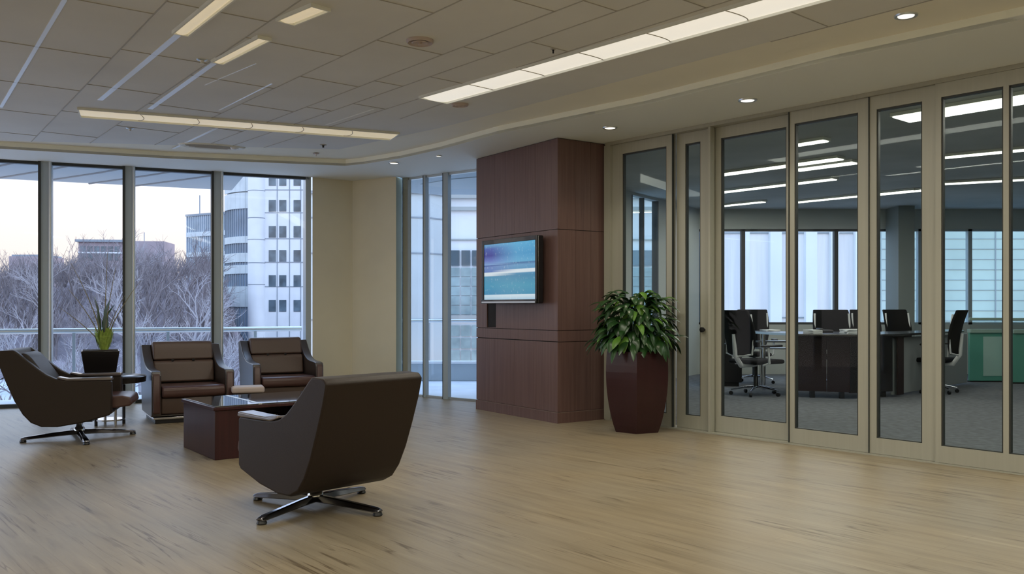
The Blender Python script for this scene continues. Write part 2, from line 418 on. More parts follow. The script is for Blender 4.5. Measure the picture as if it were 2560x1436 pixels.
linear_light('linear_ceiling_light', 'wide soft yellow strip light lying parallel to the big left window', zpt(200, 279, tiles_z), zpt(985, 339, tiles_z), .36, M['lensdim'], 6, None, 14)
a_, b_ = Vector(zpt(452, 80, tiles_z)), Vector(zpt(550, 0, tiles_z))
linear_light('linear_ceiling_light', 'narrow yellow-lit slot light at the top edge, left of the ceiling', tuple(a_), tuple(b_+(b_-a_).normalized()*3.5), .09, M['lensdim'], 2, None, 30, ribs=False)
a_, b_ = Vector(zpt(545, 152, tiles_z)), Vector(zpt(660, 92, tiles_z))
linear_light('linear_ceiling_light', 'short narrow slot light with a dull yellow end, in mid ceiling', tuple(a_), tuple(b_), .08, M['lensdim'], 2, None, 2, ribs=False)
a_, b_ = Vector(zpt(715, 50, tiles_z)), Vector(zpt(800, 15, tiles_z))
linear_light('linear_ceiling_light', 'small pale rectangular light panel by the top edge, left of the round air diffuser', tuple(a_), tuple(b_), .12, M['lensdim'], 2, None, 2, ribs=False)
# unseen strip lights added behind the viewpoint to brighten the room
for i, (x, y) in enumerate(((-5.2, 2.2), (-2.2, -.9), (1.2, .6))):
    linear_light('linear_ceiling_light', ['strip light behind the viewpoint, on the window side', 'strip light behind the viewpoint, the middle one', 'strip light behind the viewpoint, on the glass partition side'][i], (x, y), (x+1.9, y-2.2) if y-2.2 > -2.9 else (x+1.2, y-1.4), .30, M['lens'], 4, 'strip lights behind the viewpoint', 60)

# downlights
def downlight(px, py, z, r, label, power, grp='downlights in the ceiling border'):
    p = onz(px, py, z); t = thing('downlight', label, 'ceiling light', p, 0, grp)
    MB().lathe([(r*.78, -.004), (r, -.012), (r*1.12, -.010), (r*1.16, 0), (r*.78, 0)], 24).build('trim_ring', M['steel'], t, smooth=True)
    MB().lathe([(0.001, -.010), (r*.8, -.008), (r*.8, -.002)], 24).build('lens', M['spot'], t, smooth=True)
    if power:
        d = bpy.data.lights.new('downlight_lamp', 'SPOT'); d.energy = power; d.spot_size = 1.9; d.spot_blend = .8; d.shadow_soft_size = r; d.color = (1, .92, .70)
        o = bpy.data.objects.new('downlight_lamp', d); COL.objects.link(o); o.location = (p.x, p.y, z-.02)
downlight(1525, 319, H, .065, 'round downlight in the ceiling border, nearest the wood-clad pillar', 26)
downlight(1869, 250, H, .070, 'round downlight in the ceiling border, above the middle of the glass partition', 26)
downlight(2265, 38, HC, .062, 'largest-looking round downlight, top right of the ceiling', 22)
downlight(985, 407, H, .06, 'round downlight above the beige wall by the bay glazing', 14)
downlight(1097, 390, H, .035, 'tiny round downlight between the beige wall and the pillar', 0)
lp = G0+GD*5.6-GN*.6; 
for s_ in (6.2,):
    q = G0+GD*s_-GN*.55
    d = bpy.data.lights.new('downlight_lamp', 'SPOT'); d.energy = 26; d.spot_size = 1.9; d.spot_blend = .8; d.shadow_soft_size = .07; d.color = (1, .92, .70)
    t = thing('downlight', 'downlight of the border row, off to the right', 'ceiling light', (q.x, q.y, H), 0, 'downlights in the ceiling border')
    MB().lathe([(.05, -.004), (.07, -.012), (.08, 0), (.05, 0)], 24).build('trim_ring', M['steel'], t, smooth=True)
    MB().lathe([(0.001, -.010), (.055, -.008), (.055, -.002)], 24).build('lens', M['spot'], t, smooth=True)
    o = bpy.data.objects.new('downlight_lamp', d); COL.objects.link(o); o.location = (q.x, q.y, H-.02)

# air diffusers and small ceiling fittings
def diffuser(px, py, r, label, sy=1.0, rz=0, grp=None):
    p = onz(px, py, tiles_z); t = thing('air_diffuser', label, 'vent', p, rz, grp); t.scale = (1, sy, 1)
    MB().lathe([(r*.86, -.006), (r, -.022), (r*1.1, -.014), (r*1.12, 0), (r*.86, 0)], 28).build('rim', M['cushion'], t, smooth=True)
    MB().lathe([(0.001, -.002), (r*.86, -.002), (r*.86, -.001)], 28).build('throat', M['seam'], t)
    MB().lathe([(r*.35, -.012), (r*.62, -.024), (r*.7, -.018), (r*.4, -.006)], 24).build('inner_cone', M['cushion'], t, smooth=True)
    MB().lathe([(0.001, -.034), (r*.18, -.03), (r*.22, -.012)], 16).build('centre_cap', M['cushion'], t, smooth=True)
diffuser(1050, 101, .085, 'round air diffuser with dark throat in upper middle of the tiled ceiling')
diffuser(1150, 260, .07, 'small oval ceiling vent at the far end of the bright strip light', .8)
p = onz(530, 365, tiles_z)
t = thing('air_grille', 'long dark oval air grille in the ceiling above the left window', 'vent', p, WANG)
MB().lathe([(.30, -.004), (.35, -.016), (.37, 0), (.30, 0)], 32, Matrix.Diagonal((1, .42, 1, 1))).build('rim', M['soffit'], t, smooth=True)
MB().lathe([(0.001, -.003), (.31, -.003), (.31, -.001)], 32, Matrix.Diagonal((1, .42, 1, 1))).build('dark_throat', plain('grille_dark', (.12, .10, .11), .6), t)
sl = MB()
for i in range(7):
    y = -.10+i*.033; hw = .29*math.sqrt(max(.05, 1-(y/.125)**2)); sl.box(-hw, hw, y-.003, y+.003, -.012, -.003)
sl.build('slat', M['tbar'], t)
MB().lathe([(.001, -.035), (.03, -.03), (.045, -.01), (.045, -.003)], 16, Matrix.Translation((.24, -.03, 0))).build('spot_head', M['white'], t, smooth=True)
for px, py, lb in ((325, 321, 'small chrome sprinkler head in the ceiling, left of the air grille'), (505, 149, 'small bright sprinkler head between the two slot lights'), (808, 362, 'small dark ceiling detector, right of the air grille'), (790, 384, 'small beige ceiling plate below the dark detector'), (1383, 122, 'tiny dark ceiling sensor beside the bright strip light')):
    p = onz(px, py, tiles_z); r = .018 if px == 1383 else .035
    dk = px in (808, 1383)
    t = thing('sprinkler_head' if 'sprinkler' in lb else 'ceiling_sensor', lb, 'sprinkler' if 'sprinkler' in lb else 'sensor', p)
    MB().lathe([(.001, -.008), (r, -.006), (r*1.15, 0)], 16).build('base_plate', M['tbar'] if dk else M['cushion'] if px == 790 else M['steel'], t, smooth=True)
    MB().lathe([(.001, -.035), (r*.35, -.032), (r*.3, -.02), (r*.5, -.008)], 12).build('head', M['black'] if dk else M['white'], t, smooth=True)

# ------------------------------------------------------------------ big left window front
def ws(px):
    k = (px-CX)/F; return (W0.x-k*W0.y)/(k*WU.y-WU.x)
WL = (W1-W0).length
edges = [0, None]
mull_px = [(98, 128), (308, 337), (530, 557)]
trimn = 1
cuts = [0.0]
m0 = ws(98)-1.45
mulls = [(m0-.09, m0+.09)]+[(ws(a), ws(b)) for a, b in mull_px]
for a, b in mulls:
    c, w = (a+b)/2, .15
    o = MB().box(c-w/2+.03, c+w/2, -.02, .16, 0, H).build('trim_%d' % trimn, M['mull'], kind='structure', loc=(W0.x, W0.y, 0), rz=WANG)
    MB().box(c-w/2, c-w/2+.03, -.035, .13, 0, H).build('edge_strip', M['alu_dark'], o)
    MB().tube([(c+w/2-.02, -.03, 0), (c+w/2-.02, -.03, H)], .018, 10).build('round_bead', M['steel'], o, smooth=True)
    trimn += 1
bounds = [0]+[x for m in mulls for x in (m[0], m[1])]+[WL-.02]
wn = 1
for i in range(0, len(bounds), 2):
    a, b = bounds[i], bounds[i+1]
    if b-a < .1: continue
    o = MB().box(a, b, 0, .08, 0, .045).box(a, b, 0, .08, H-.035, H).build('window_%d' % wn, M['alu_dark'], kind='structure', loc=(W0.x, W0.y, 0), rz=WANG)
    MB().box(a, b, .035, .041, .045, H-.035).build('pane', M['glass'], o)
    wn += 1
# white jamb at the right end
MB().box(WL-.07, WL-.0, .0, .22, 0, H).build('trim_%d' % trimn, M['mull'], kind='structure', loc=(W0.x, W0.y, 0), rz=WANG); trimn += 1

# ------------------------------------------------------------------ bay glazing between the beige wall and the pillar
BD = (CB-B0); BL = BD.length; BD = BD.normalized(); BANG = math.atan2(BD.y, BD.x)
def bs(px):
    k = (px-CX)/F; return (B0.x-k*B0.y)/(k*BD.y-BD.x)
MB().prism([tuple(P3), (P3.x+.05, P3.y+.25), (P3.x+.09, P3.y+.25), tuple(B0+Vector((.0, .03)))], 0, H, 'z').build('trim_%d' % trimn, M['glass_door'], kind='structure'); trimn += 1
posts = [(bs(1010), bs(1022), M['alu']), (bs(1061), bs(1066), M['mull']), (bs(1110), bs(1122), M['mull'])]
for a, b, m in posts:
    c = (a+b)/2; w = max(.035, b-a)
    o = MB().box(c-w/2, c+w/2, -.02, .045, 0, H).build('trim_%d' % trimn, m, kind='structure', loc=(B0.x, B0.y, 0), rz=BANG)
    MB().box(c-w/2-.008, c-w/2, -.024, .04, 0, H).build('edge_strip', M['alu_dark'], o)
    trimn += 1
bb = [0, posts[0][0], posts[0][1], posts[1][0], posts[1][1], posts[2][0], posts[2][1], BL]
for i in range(0, 8, 2):
    a, b = bb[i], bb[i+1]
    if b-a < .03: continue
    o = MB().box(a, b, 0, .06, 0, .03).box(a, b, 0, .06, H-.03, H).build('window_%d' % wn, M['steel'], kind='structure', loc=(B0.x, B0.y, 0), rz=BANG)
    MB().box(a, b, .03, .036, .03, H-.03).build('pane', M['glass'], o); wn += 1

# ------------------------------------------------------------------ wood-clad pillar
PW = (PN_-PL).length; PD = .66
PANG = math.atan2((PN_-PL).y, (PN_-PL).x)
def ps(px):
    d = (PN_-PL).normalized(); k = (px-CX)/F; return (PL.x-k*PL.y)/(k*d.y-d.x)
pil = thing('wood_clad_pillar', 'floor to ceiling reddish-brown wood-panelled pillar that carries the screen', 'pillar', (PL.x, PL.y, 0), PANG)
Z1, Z2, Z3, Z4 = .115, .855, .975, 2.04
g = .006
# carcass shows as the black shadow gaps
MB().box(.012, PW-.012, .012, PD-.012, 0, H).build('carcass', M['seam'], pil)
def course(name, z0, z1, nf, ns):
    mb = MB()
    for i in range(nf):
        a, b = PW*i/nf, PW*(i+1)/nf
        mb.box(a+(.0012 if i else 0), b-(.0012 if i < nf-1 else 0), 0, .02, z0+g/2, z1-g/2)
    for i in range(ns):
        a, b = .0201+(PD-.0201)*i/ns, .0201+(PD-.0201)*(i+1)/ns
        mb.box(PW-.02, PW, a+(.0012 if i else 0), b-.0012, z0+g/2, z1-g/2)
    mb.box(0, .02, .0201, PD, z0+g/2, z1-g/2)
    return mb.build(name, M['wood'], pil)
course('upper_panel', Z4, H-.004, 4, 3)
slx0, slx1, slz0, slz1 = ps(1217), ps(1240), .985, 1.27
# middle course with the slot left open
mb = MB()
mb.box(0, slx0, 0, .02, Z3+g/2, Z4-g/2).box(slx1, PW, 0, .02, Z3+g/2, Z4-g/2).box(slx0, slx1, 0, .02, slz1, Z4-g/2).box(slx0, slx1, 0, .02, Z3+g/2, slz0)
for i in range(3):
    a, b = .0201+(PD-.0201)*i/3, .0201+(PD-.0201)*(i+1)/3
    mb.box(PW-.02, PW, a+(.0012 if i else 0), b-.0012, Z3+g/2, Z4-g/2)
mb.box(0, .02, .0201, PD, Z3+g/2, Z4-g/2)
mb.build('middle_panel', M['wood'], pil)
MB().box(0, PW-.0, 0, .02, Z2+g, Z3-g/2).box(PW-.02, PW, .0201, PD, Z2+g/2-.1+.1, Z3-g/2).box(0, .02, .0201, PD, Z2+g, Z3-g/2).build('rail_panel', M['wood'], pil)
course('lower_panel', Z1, Z2, 4, 3)
MB().box(-.004, PW+.006, -.006, PD, 0, Z1-g).build('plinth', M['wood'], pil)
MB().box(-.004, PW+.008, -.008, PD, Z1-g, Z1-.001).build('plinth_edge', M['wood_edge'], pil)

# ------------------------------------------------------------------ television
tx0, tx1 = ps(1213)+.14, ps(1352)+.12
tz0, tz1 = 1.25, 1.985
tv_w = tx1-tx0
tvp = frame_M(PL, PANG) @ Vector((tx0, 0, 0))
tv = thing('television', 'flat screen television showing a blue picture, mounted on the wood-clad pillar', 'television', (tvp.x, tvp.y, 0), PANG)
MB().box(tv_w*.3, tv_w*.7, -.05, -.001, tz0+.2, tz1-.2).build('wall_bracket', M['black'], tv)
MB().box(0, tv_w, -.125, -.05, tz0+.01, tz1).build('casing', M['screen_off'], tv, bevel=.012)
MB().box(.0, tv_w, -.150, -.125, tz0+.01, tz0+.055).box(0, .045, -.140, -.125, tz0+.055, tz1).box(tv_w-.035, tv_w, -.140, -.125, tz0+.055, tz1).box(.045, tv_w-.035, -.140, -.125, tz1-.05, tz1).build('bezel', M['screen_off'], tv, bevel=.004)
MB().box(.02, tv_w-.02, -.153, -.1501, tz0+.018, tz0+.034).build('trim_strip', M['steel'], tv)
# picture
m = bpy.data.materials.new('screen_picture'); m.use_nodes = True; t = m.node_tree; b = t.nodes['Principled BSDF']; N = t.nodes.new; L = t.links.new
tcn = N('ShaderNodeTexCoord'); sx = N('ShaderNodeSeparateXYZ'); L(tcn.outputs['Generated'], sx.inputs[0])
def ramp(stops, src, interp='LINEAR'):
    r = N('ShaderNodeValToRGB'); r.color_ramp.interpolation = interp; L(src, r.inputs[0]); el = r.color_ramp.elements
    el[0].position = stops[0][0]; el[0].color = (*stops[0][1], 1); el[1].position = stops[-1][0]; el[1].color = (*stops[-1][1], 1)
    for p, c in stops[1:-1]: x = el.new(p); x.color = (*c, 1)
    return r.outputs[0]
rl = ramp([(0, (.40, .62, .78)), (.07, (.62, .78, .88)), (.085, (.62, .78, .88)), (.095, (.05, .27, .48)), (.25, (.06, .32, .50)), (.42, (.08, .30, .48)), (.435, (.70, .80, .86)), (.49, (.74, .84, .90)), (.50, (.12, .22, .52)), (.60, (.16, .26, .55)), (.615, (.03, .07, .30)), (.63, (.22, .38, .68)), (.70, (.14, .20, .55)), (.80, (.045, .05, .30)), (.92, (.07, .12, .42)), (1, (.15, .40, .66))], sx.outputs['Z'])
rr = ramp([(0, (.40, .62, .78)), (.07, (.66, .80, .88)), (.085, (.66, .80, .88)), (.095, (.06, .30, .48)), (.25, (.07, .34, .50)), (.42, (.06, .26, .44)), (.46, (.08, .3, .5)), (.475, (.74, .84, .90)), (.525, (.74, .84, .90)), (.535, (.10, .32, .55)), (.60, (.14, .36, .6)), (.64, (.05, .16, .36)), (.66, (.12, .42, .68)), (.80, (.07, .34, .62)), (1, (.10, .44, .72))], sx.outputs['Z'])
mx = N('ShaderNodeMix'); mx.data_type = 'RGBA'; L(ramp([(.15, (0,)*3), (.65, (1,)*3)], sx.outputs['X']), mx.inputs[0]); L(rl, mx.inputs[6]); L(rr, mx.inputs[7])
# soft spots (figures) in the picture
sp_ = N('ShaderNodeTexNoise'); mp_ = N('ShaderNodeMapping'); mp_.inputs['Scale'].default_value = (7, 1, 3); L(tcn.outputs['Generated'], mp_.inputs[0]); L(mp_.outputs[0], sp_.inputs['Vector'])
mx2 = N('ShaderNodeMix'); mx2.data_type = 'RGBA'; mx2.blend_type = 'SCREEN'; L(ramp([(.6, (0,)*3), (.72, (.35,)*3)], sp_.outputs['Fac']), mx2.inputs[0])
L(mx.outputs[2], mx2.inputs[6]); mx2.inputs[7].default_value = (.5, .6, .6, 1)
L(mx2.outputs[2], b.inputs['Emission Color']); b.inputs['Emission Strength'].default_value = .72; b.inputs['Base Color'].default_value = (.01, .01, .02, 1); b.inputs['Roughness'].default_value = .15
scr = MB().box(.045, tv_w-.035, -.131, -.1252, tz0+.055, tz1-.05).build('screen', m, tv)
for (x, z, w_, h_) in ((tv_w*.66, tz0+.40, .075, .055), (tv_w*.40, tz0+.105, .055, .13)):
    pass

# ------------------------------------------------------------------ sliding glass partition
gp = struct('wall_glass', (G0.x, G0.y, 0), GANG)
MB().box(-.0, 8.5, -.03, .16, H-.035, H-.001).build('head_track', M['alu'], gp)
MB().box(-.0, 8.5, -.03, .16, .0, .012).build('floor_track', M['alu'], gp)
MB().box(-.012, gs(1531), -.035, .16, .012, H-.035).build('end_jamb', M['alu'], gp)
dn = 1
def leaf(a, b, op, y, mull=None, rail=.13, knob=None, top=.11, plate=None):
    """one glazed leaf a..b along the wall (metres), glass openings op"""
    global dn
    mb = MB(); z0, z1 = .014, H-.036; y0, y1 = y, y+.05
    mb.box(a, b, y0, y1, z0, z0+rail).box(a, b, y0, y1, z1-top, z1)
    xs = [a]+[v for o_ in op for v in o_]+[b]
    for i in range(0, len(xs), 2): mb.box(xs[i], xs[i+1], y0, y1, z0+rail, z1-top)
    o = mb.build('door_%d' % dn, M['alu'], kind='structure', loc=(G0.x, G0.y, 0), rz=GANG)
    for (p, q) in op:
        gk = MB()
        for (u0, u1, w0, w1) in ((p, p+.012, z0+rail, z1-top), (q-.012, q, z0+rail, z1-top), (p, q, z1-top-.016, z1-top), (p, q, z0+rail, z0+rail+.008)):
            gk.box(u0, u1, y0+.008, y1-.008, w0, w1)
        gk.build('gasket', M['alu_dark'], o)
        MB().box(p, q, y+.021, y+.029, z0+rail, z1-top).build('glass', M['glass_door'], o)
    if knob:
        MB().lathe([(.012, 0), (.012, .02), (.026, .028), (.026, .045), (.001, .05)], 16, Matrix.Translation((knob, y, 1.0)) @ Matrix.Rotation(PI/2, 4, 'X')).build('knob', M['black'], o, smooth=True)
    dn += 1
    return o
S = gs
leaf(S(1531), S(1681), [(S(1556), S(1666))], .0)
leaf(S(1684), S(1776), [(S(1705), S(1743))], .05, knob=S(1753))
leaf(S(1777), S(1972), [(S(1791), S(1955))], .07, rail=.155)
leaf(S(1974), S(2172), [(S(1986), S(2145))], .0)
leaf(S(2176), S(2340), [(S(2191), S(2305))], .0)
leaf(S(2343), S(2343)+1.25, [(S(2356), S(2511)), (S(2525), S(2343)+1.18)], -.025)
x_ = S(2343)+1.27
while x_ < 8.3:
    leaf(x_, x_+.92, [(x_+.07, x_+.85)], .0); x_ += .94
# light posts that show between leaves
for i, (a, b, y0, y1) in enumerate(((S(1776)-.012, S(1776)+.012, -.02, .05), (S(2172), S(2176), .0, .10), (S(2340), S(2343), -.02, .10))):
    MB().box(a, b, y0, y1, .012, H-.035).build('post', M['alu'], gp)
for px in (1682, 1776, 1973, 2173, 2341):
    MB().box(S(px)-.003, S(px)+.003, -.012, .02, .014, H-.036).build('dark_gap', M['alu_dark'], gp)

# ------------------------------------------------------------------ office behind the glass
d_ = (OF0-CB); LL = d_.length; LANG = math.atan2(d_.y, d_.x)
o = MB().box(0, LL*.53, -.12, 0, 0, H).box(LL*.70, LL, -.12, 0, 0, H).box(LL*.53, LL*.70, -.12, 0, 0, .25).box(LL*.53, LL*.70, -.12, 0, 2.96, H).build('wall_office_left', M['greywall'], kind='structure', loc=(CB.x, CB.y, 0), rz=LANG)
o.data.transform(Matrix.Translation((0, .12, 0)))
o = MB().box(LL*.53, LL*.53+.04, .0, .1, .25, 2.96).box(LL*.61, LL*.61+.03, .02, .1, .25, 2.96).box(LL*.70-.04, LL*.70, .0, .1, .25, 2.96).build('window_%d' % wn, M['alu_dark'], kind='structure', loc=(CB.x, CB.y, 0), rz=LANG)
MB().box(LL*.53+.04, LL*.70-.04, .05, .056, .25, 2.96).build('pane', M['glass_door'], o); wn += 1
# far wall: sill wall, header, mullions, glass
fw = MB().box(3.4, 12, 16, 16.15, 0, .90).box(3.4, 12, 16, 16.15, 2.64, H)
fw.build('wall_office_front', M['greywall'], kind='structure')
def fx(px, Y=16): return (px-CX)/F*Y
segs = [3.42, fx(1857), fx(2090), fx(2225), fx(2300), fx(2425), fx(2580), 11.9]
for i in range(len(segs)-1):
    a, b = segs[i], segs[i+1]
    o = MB().box(a, a+.05, 16.02, 16.12, .90, 2.64).box(b-.02, b, 16.02, 16.12, .90, 2.64).box(a, b, 16.02, 16.12, .90, .94).box(a, b, 16.02, 16.12, 2.60, 2.64).build('window_%d' % wn, M['alu_dark'] if i < 3 else M['mull'], kind='structure')
    MB().box(a+.05, b-.02, 16.07, 16.076, .94, 2.6).build('pane', M['glass'] if i < 3 else M['glass_door'], o); wn += 1
MB().box(fx(2237, 15.6), fx(2277, 15.6), 15.45, 15.98, 0, H).build('trim_office_post', plain('grey_post', (.22, .25, .25), .6), kind='structure')

# office ceiling strip lights, parallel to the glass partition
def off_light(px, py, Lm, w, label, pw, rot=None):
    p = onz(px, py, H-.001); d = GD.normalized(); ang = GANG if rot is None else rot
    t = thing('office_strip_light', label, 'ceiling light', p, ang, 'strip lights in the office ceiling')
    MB().box(-.015, Lm+.015, -w/2-.015, w/2+.015, -.030, 0).build('housing', M['soffit'], t)
    MB().box(0, Lm, -w/2, w/2, -.042, -.0301).build('lens', M['tube'], t, bevel=.008)
    if pw:
        c = Vector((p.x, p.y))+Vector((math.cos(ang), math.sin(ang)))*Lm/2
        lamp_area('office_strip_lamp', (c.x, c.y, H-.06), ang, Lm, w, pw*1.6, (1, .92, .80))
off_light(2252, 290, 3.2, .34, 'big bright strip light nearest the glass, seen through the two right-hand leaves', 22)
off_light(1800, 432, 1.7, .16, 'bright strip light seen through the leaf right of the potted plant, upper one', 12)
off_light(1797, 477, 1.9, .14, 'bright strip light through the leaf right of the potted plant, second from top', 10)
off_light(1797, 512, .9, .12, 'dim far strip light just above the far window head, left side', 4)
off_light(1990, 420, .8, .18, 'short strip light in the upper part of the middle leaf', 8)
off_light(1990, 356, .35, .12, 'tiny strip light near the top of the middle leaf', 0)
off_light(1988, 502, 2.0, .13, 'long far strip light in the middle leaf, lowest of its column', 8)
off_light(2195, 482, .7, .14, 'short strip light in the narrow leaf beside the middle post', 4)
off_light(2355, 388, 2.4, .12, 'thin strip light below the big one in the right-hand leaf', 10, math.radians(-38))
off_light(2355, 455, 3.4, .13, 'lowest thin strip light in the right-hand leaf', 10, math.radians(-25))

# desks
def deskM(px, py): v = onz(px, py, 0); return v
dk = thing('office_desk', 'long dark office desk with brown and black front panels in the middle of the office', 'desk', (0, 0, 0))
Pa, Pb, Pc = Vector((fx(1985, 11.9), 11.9)), Vector((fx(2150, 11.6), 11.6)), Vector((fx(2232, 11.9), 11.9))
Pd = Vector((fx(2418, 13.9), 13.9))
def panel(name, a, b, z0, z1, th, mat, par): 
    d = b-a
    return MB().box(0, d.length, 0, th, z0, z1, frame_M(a, math.atan2(d.y, d.x))).build(name, mat, par, bevel=.004)
panel('front_panel', Pa, (Pa+Pb)*.5, .09, .83, .03, M['deskbrown'], dk)
panel('front_panel', (Pa+Pb)*.5+Vector((.004, 0)), (Pa*.15+Pb*.85), .09, .83, .03, M['deskbrown'], dk)
panel('front_panel', (Pa*.15+Pb*.85)+Vector((.004, 0)), Pc, .08, .83, .03, M['darkwood2'], dk)
top = [(fx(1880, 12.9), 12.9), (Pa.x-.05, Pa.y-.12), (Pb.x, Pb.y-.14), (Pc.x+.05, Pc.y-.1), (Pd.x-.2, Pd.y-.3), (Pd.x-.2, Pd.y+.2), (Pc.x+.2, Pc.y+.9), (Pa.x, Pa.y+1.1), (fx(1885, 13.5), 13.6)]
MB().prism(top, .832, .862, 'z').build('worktop', M['darkwood2'], dk, bevel=.006, label='black worktop with a pale edge')
MB().prism([(x, y) for x, y in [(top[0][0]-.01, top[0][1]-.01), (top[1][0]-.01, top[1][1]-.012), (top[1][0]-.01, top[1][1]+.01), (top[0][0]-.01, top[0][1]+.03)]], .834, .864, 'z').build('edge_strip', M['steel'], dk)
panel('end_panel', Pc+Vector((.01, .02)), Pd, .03, .80, .03, M['deskgrey'], dk)
panel('end_panel', Pc+Vector((.06, -.02)), Pc+Vector((.20, .11)), .03, .82, .02, M['deskbrown'], dk)
for x, y in ((fx(1930, 12.5), 12.9), (fx(1948, 12.5), 13.4)):
    MB().tube([(x, y, 0), (x, y, .83)], .025, 10).build('leg', M['chrome'], dk, smooth=True)
for q in ((Pa*.7+Pb*.3), (Pa*.25+Pb*.75), Pc+Vector((-.1, 0.02)), Pc*.45+Pd*.55):
    MB().box(q.x-.03, q.x+.03, q.y+.03, q.y+.08, 0, .10).build('foot', M['black'], dk)
# the little rack under the left end of the worktop
MB().box(fx(1895, 12.95), fx(1975, 12.95), 12.93, 13.2, .70, .72).box(fx(1895, 12.95), fx(1975, 12.95), 12.93, 13.2, .60, .615).build('under_shelf', M['steel'], dk)

def paper_stack(name, label, cat, px, Y, w, d, h, mat, ang, n=5, grp=None, z=.863):
    x = fx(px, Y); t = MB(); rr_ = random.Random(int(px))
    for i in range(n):
        t.box(-w/2, w/2, -d/2, d/2, h*i/n, h*(i+.85)/n, Matrix.Rotation(rr_.uniform(-.2, .2), 4, 'Z'))
    o = t.build(name, mat, loc=(x, Y, z), rz=ang); tag(o, label, cat, grp); return o
paper_stack('paper_stack', 'crumpled white papers on the dark desk, left of its middle', 'papers', 2032, 11.95, .16, .2, .05, M['white'], .3)
paper_stack('paper_stack', 'flat pale bluish stack of documents on the desk beside the middle post', 'papers', 2135, 11.9, .30, .22, .06, M['paper'], .1)
paper_stack('paper_stack', 'thin white sheets on the left end of the desk behind the office chair', 'papers', 1925, 13.1, .2, .25, .02, M['paper'], .2)
ph = thing('desk_phone', 'small black desk phone on the desk behind the white papers', 'phone', (fx(2062, 12.4), 12.4, .863))
MB().box(-.09, .09, -.09, .09, 0, .035).build('phone_body', M['black'], ph, bevel=.008)
MB().box(-.10, -.05, -.09, .09, .036, .06).build('handset', M['black'], ph, bevel=.01)
# dark side cabinet with blue folders, far left behind the door leaf
cb = thing('filing_cabinet', 'dark low cabinet behind the office chair, at the left edge of the door leaf', 'cabinet', (fx(1812, 13.6), 13.75, 0))
MB().box(-.24, .24, -.25, .25, .06, .84).build('body', M['black'], cb, bevel=.006)
MB().box(-.22, .22, -.262, -.252, .10, .44).build('door', M['black'], cb); MB().box(-.22, .22, -.262, -.252, .46, .80).build('drawer', M['black'], cb)
MB().box(-.2, .2, -.22, .22, 0, .06).build('plinth', M['black'], cb)
for i in range(3):
    o = MB().box(-.14, .14, -.1, .1, 0, .022).build('folder', M['bluepaper'], loc=(fx(1812, 13.6)+.02*i, 13.72, .8405+.024*i), rz=.1*i)
    tag(o, ['lowest blue folder in the pile on the dark cabinet', 'middle blue folder in the pile on the dark cabinet', 'topmost blue folder in the pile on the dark cabinet'][i], 'folder', 'blue folders on the dark cabinet')
o = MB().box(-.09, .09, -.02, .02, 0, .14).build('small_monitor', M['black'], loc=(fx(1806, 13.5), 13.86, .841), bevel=.006); tag(o, 'small black screen standing behind the blue folders', 'screen')

# office chairs
def office_chair():
    t = thing('office_chair', '', 'office chair')
    seat = MB().box(-.25, .25, -.23, .25, .44, .50); seat.build('seat', M['blackfab'], t, bevel=.03, seg=3)
    bk = MB(); n = 6; W_ = .25; th = .035; vs = []; fs = []
    for j in range(n+1):
        z = .56+.62*j/n; y = -.24-.10*(j/n)**1.5+.03*math.sin(PI*j/n); hw = W_*(.80+.25*math.sin(PI*(j/n)**.8*.8))
        for i in range(5):
            x = -hw+2*hw*i/4; yy = y-.05*(1-(abs(x)/hw)**2)
            vs.append((x, yy, z)); 
    m_ = len(vs)
    vs += [(x, y-th, z) for x, y, z in vs]
    for j in range(n):
        for i in range(4):
            a = j*5+i; fs.append((a, a+1, a+6, a+5)); fs.append((m_+a, m_+a+5, m_+a+6, m_+a+1))
        fs.append((j*5, j*5+5, m_+j*5+5, m_+j*5)); fs.append((j*5+4, m_+j*5+4, m_+j*5+9, j*5+9))
    for i in range(4):
        fs.append((i, m_+i, m_+i+1, i+1)); fs.append((n*5+i, n*5+i+1, m_+n*5+i+1, m_+n*5+i))
    bk.add(vs, fs).build('backrest', M['blackfab'], t, bevel=.012, smooth=True)
    MB().tube([(0, .0, .42), (0, -.24, .42), (0, -.33, .55), (0, -.36, .85)], [.03, .035, .03, .02], 8).tube([(-.23, -.30, 1.12), (-.24, -.26, .8), (-.22, -.27, .58), (0, -.32, .54), (.22, -.27, .58), (.24, -.26, .8), (.23, -.30, 1.12)], .014, 8).build('back_frame', M['white'], t, smooth=True)
    for s in (-1, 1):
        MB().tube([(s*.24, -.1, .43), (s*.31, -.08, .46), (s*.32, -.10, .68)], .016, 8).build('arm_post', M['white'], t, smooth=True)
        MB().box(s*.32-.04, s*.32+.04, -.20, .10, .68, .71).build('armrest', M['black'], t, bevel=.012)
    MB().lathe([(.03, .10), (.03, .26), (.022, .27), (.022, .42), (.08, .42), (.09, .44)], 14).build('gas_lift', M['black'], t, smooth=True)
    base = MB()
    for k in range(5):
        a = 2*PI*k/5+.3; c, s_ = math.cos(a), math.sin(a)
        l = MB().tube([(.02*c, .02*s_, .12), (.16*c, .16*s_, .105), (.30*c, .30*s_, .075)], [.026, .020, .014], 8, flat=.7).build('leg', M['chrome'], t, smooth=True)
        MB().lathe([(.001, -.014), (.026, -.014), (.028, 0), (.026, .014), (.001, .014)], 14, Matrix.Translation((.30*c, .30*s_, .028)) @ Matrix.Rotation(a, 4, 'Z') @ Matrix.Rotation(PI/2, 4, 'X')).build('caster', M['black'], l, smooth=True)
    return t
oc0 = office_chair()
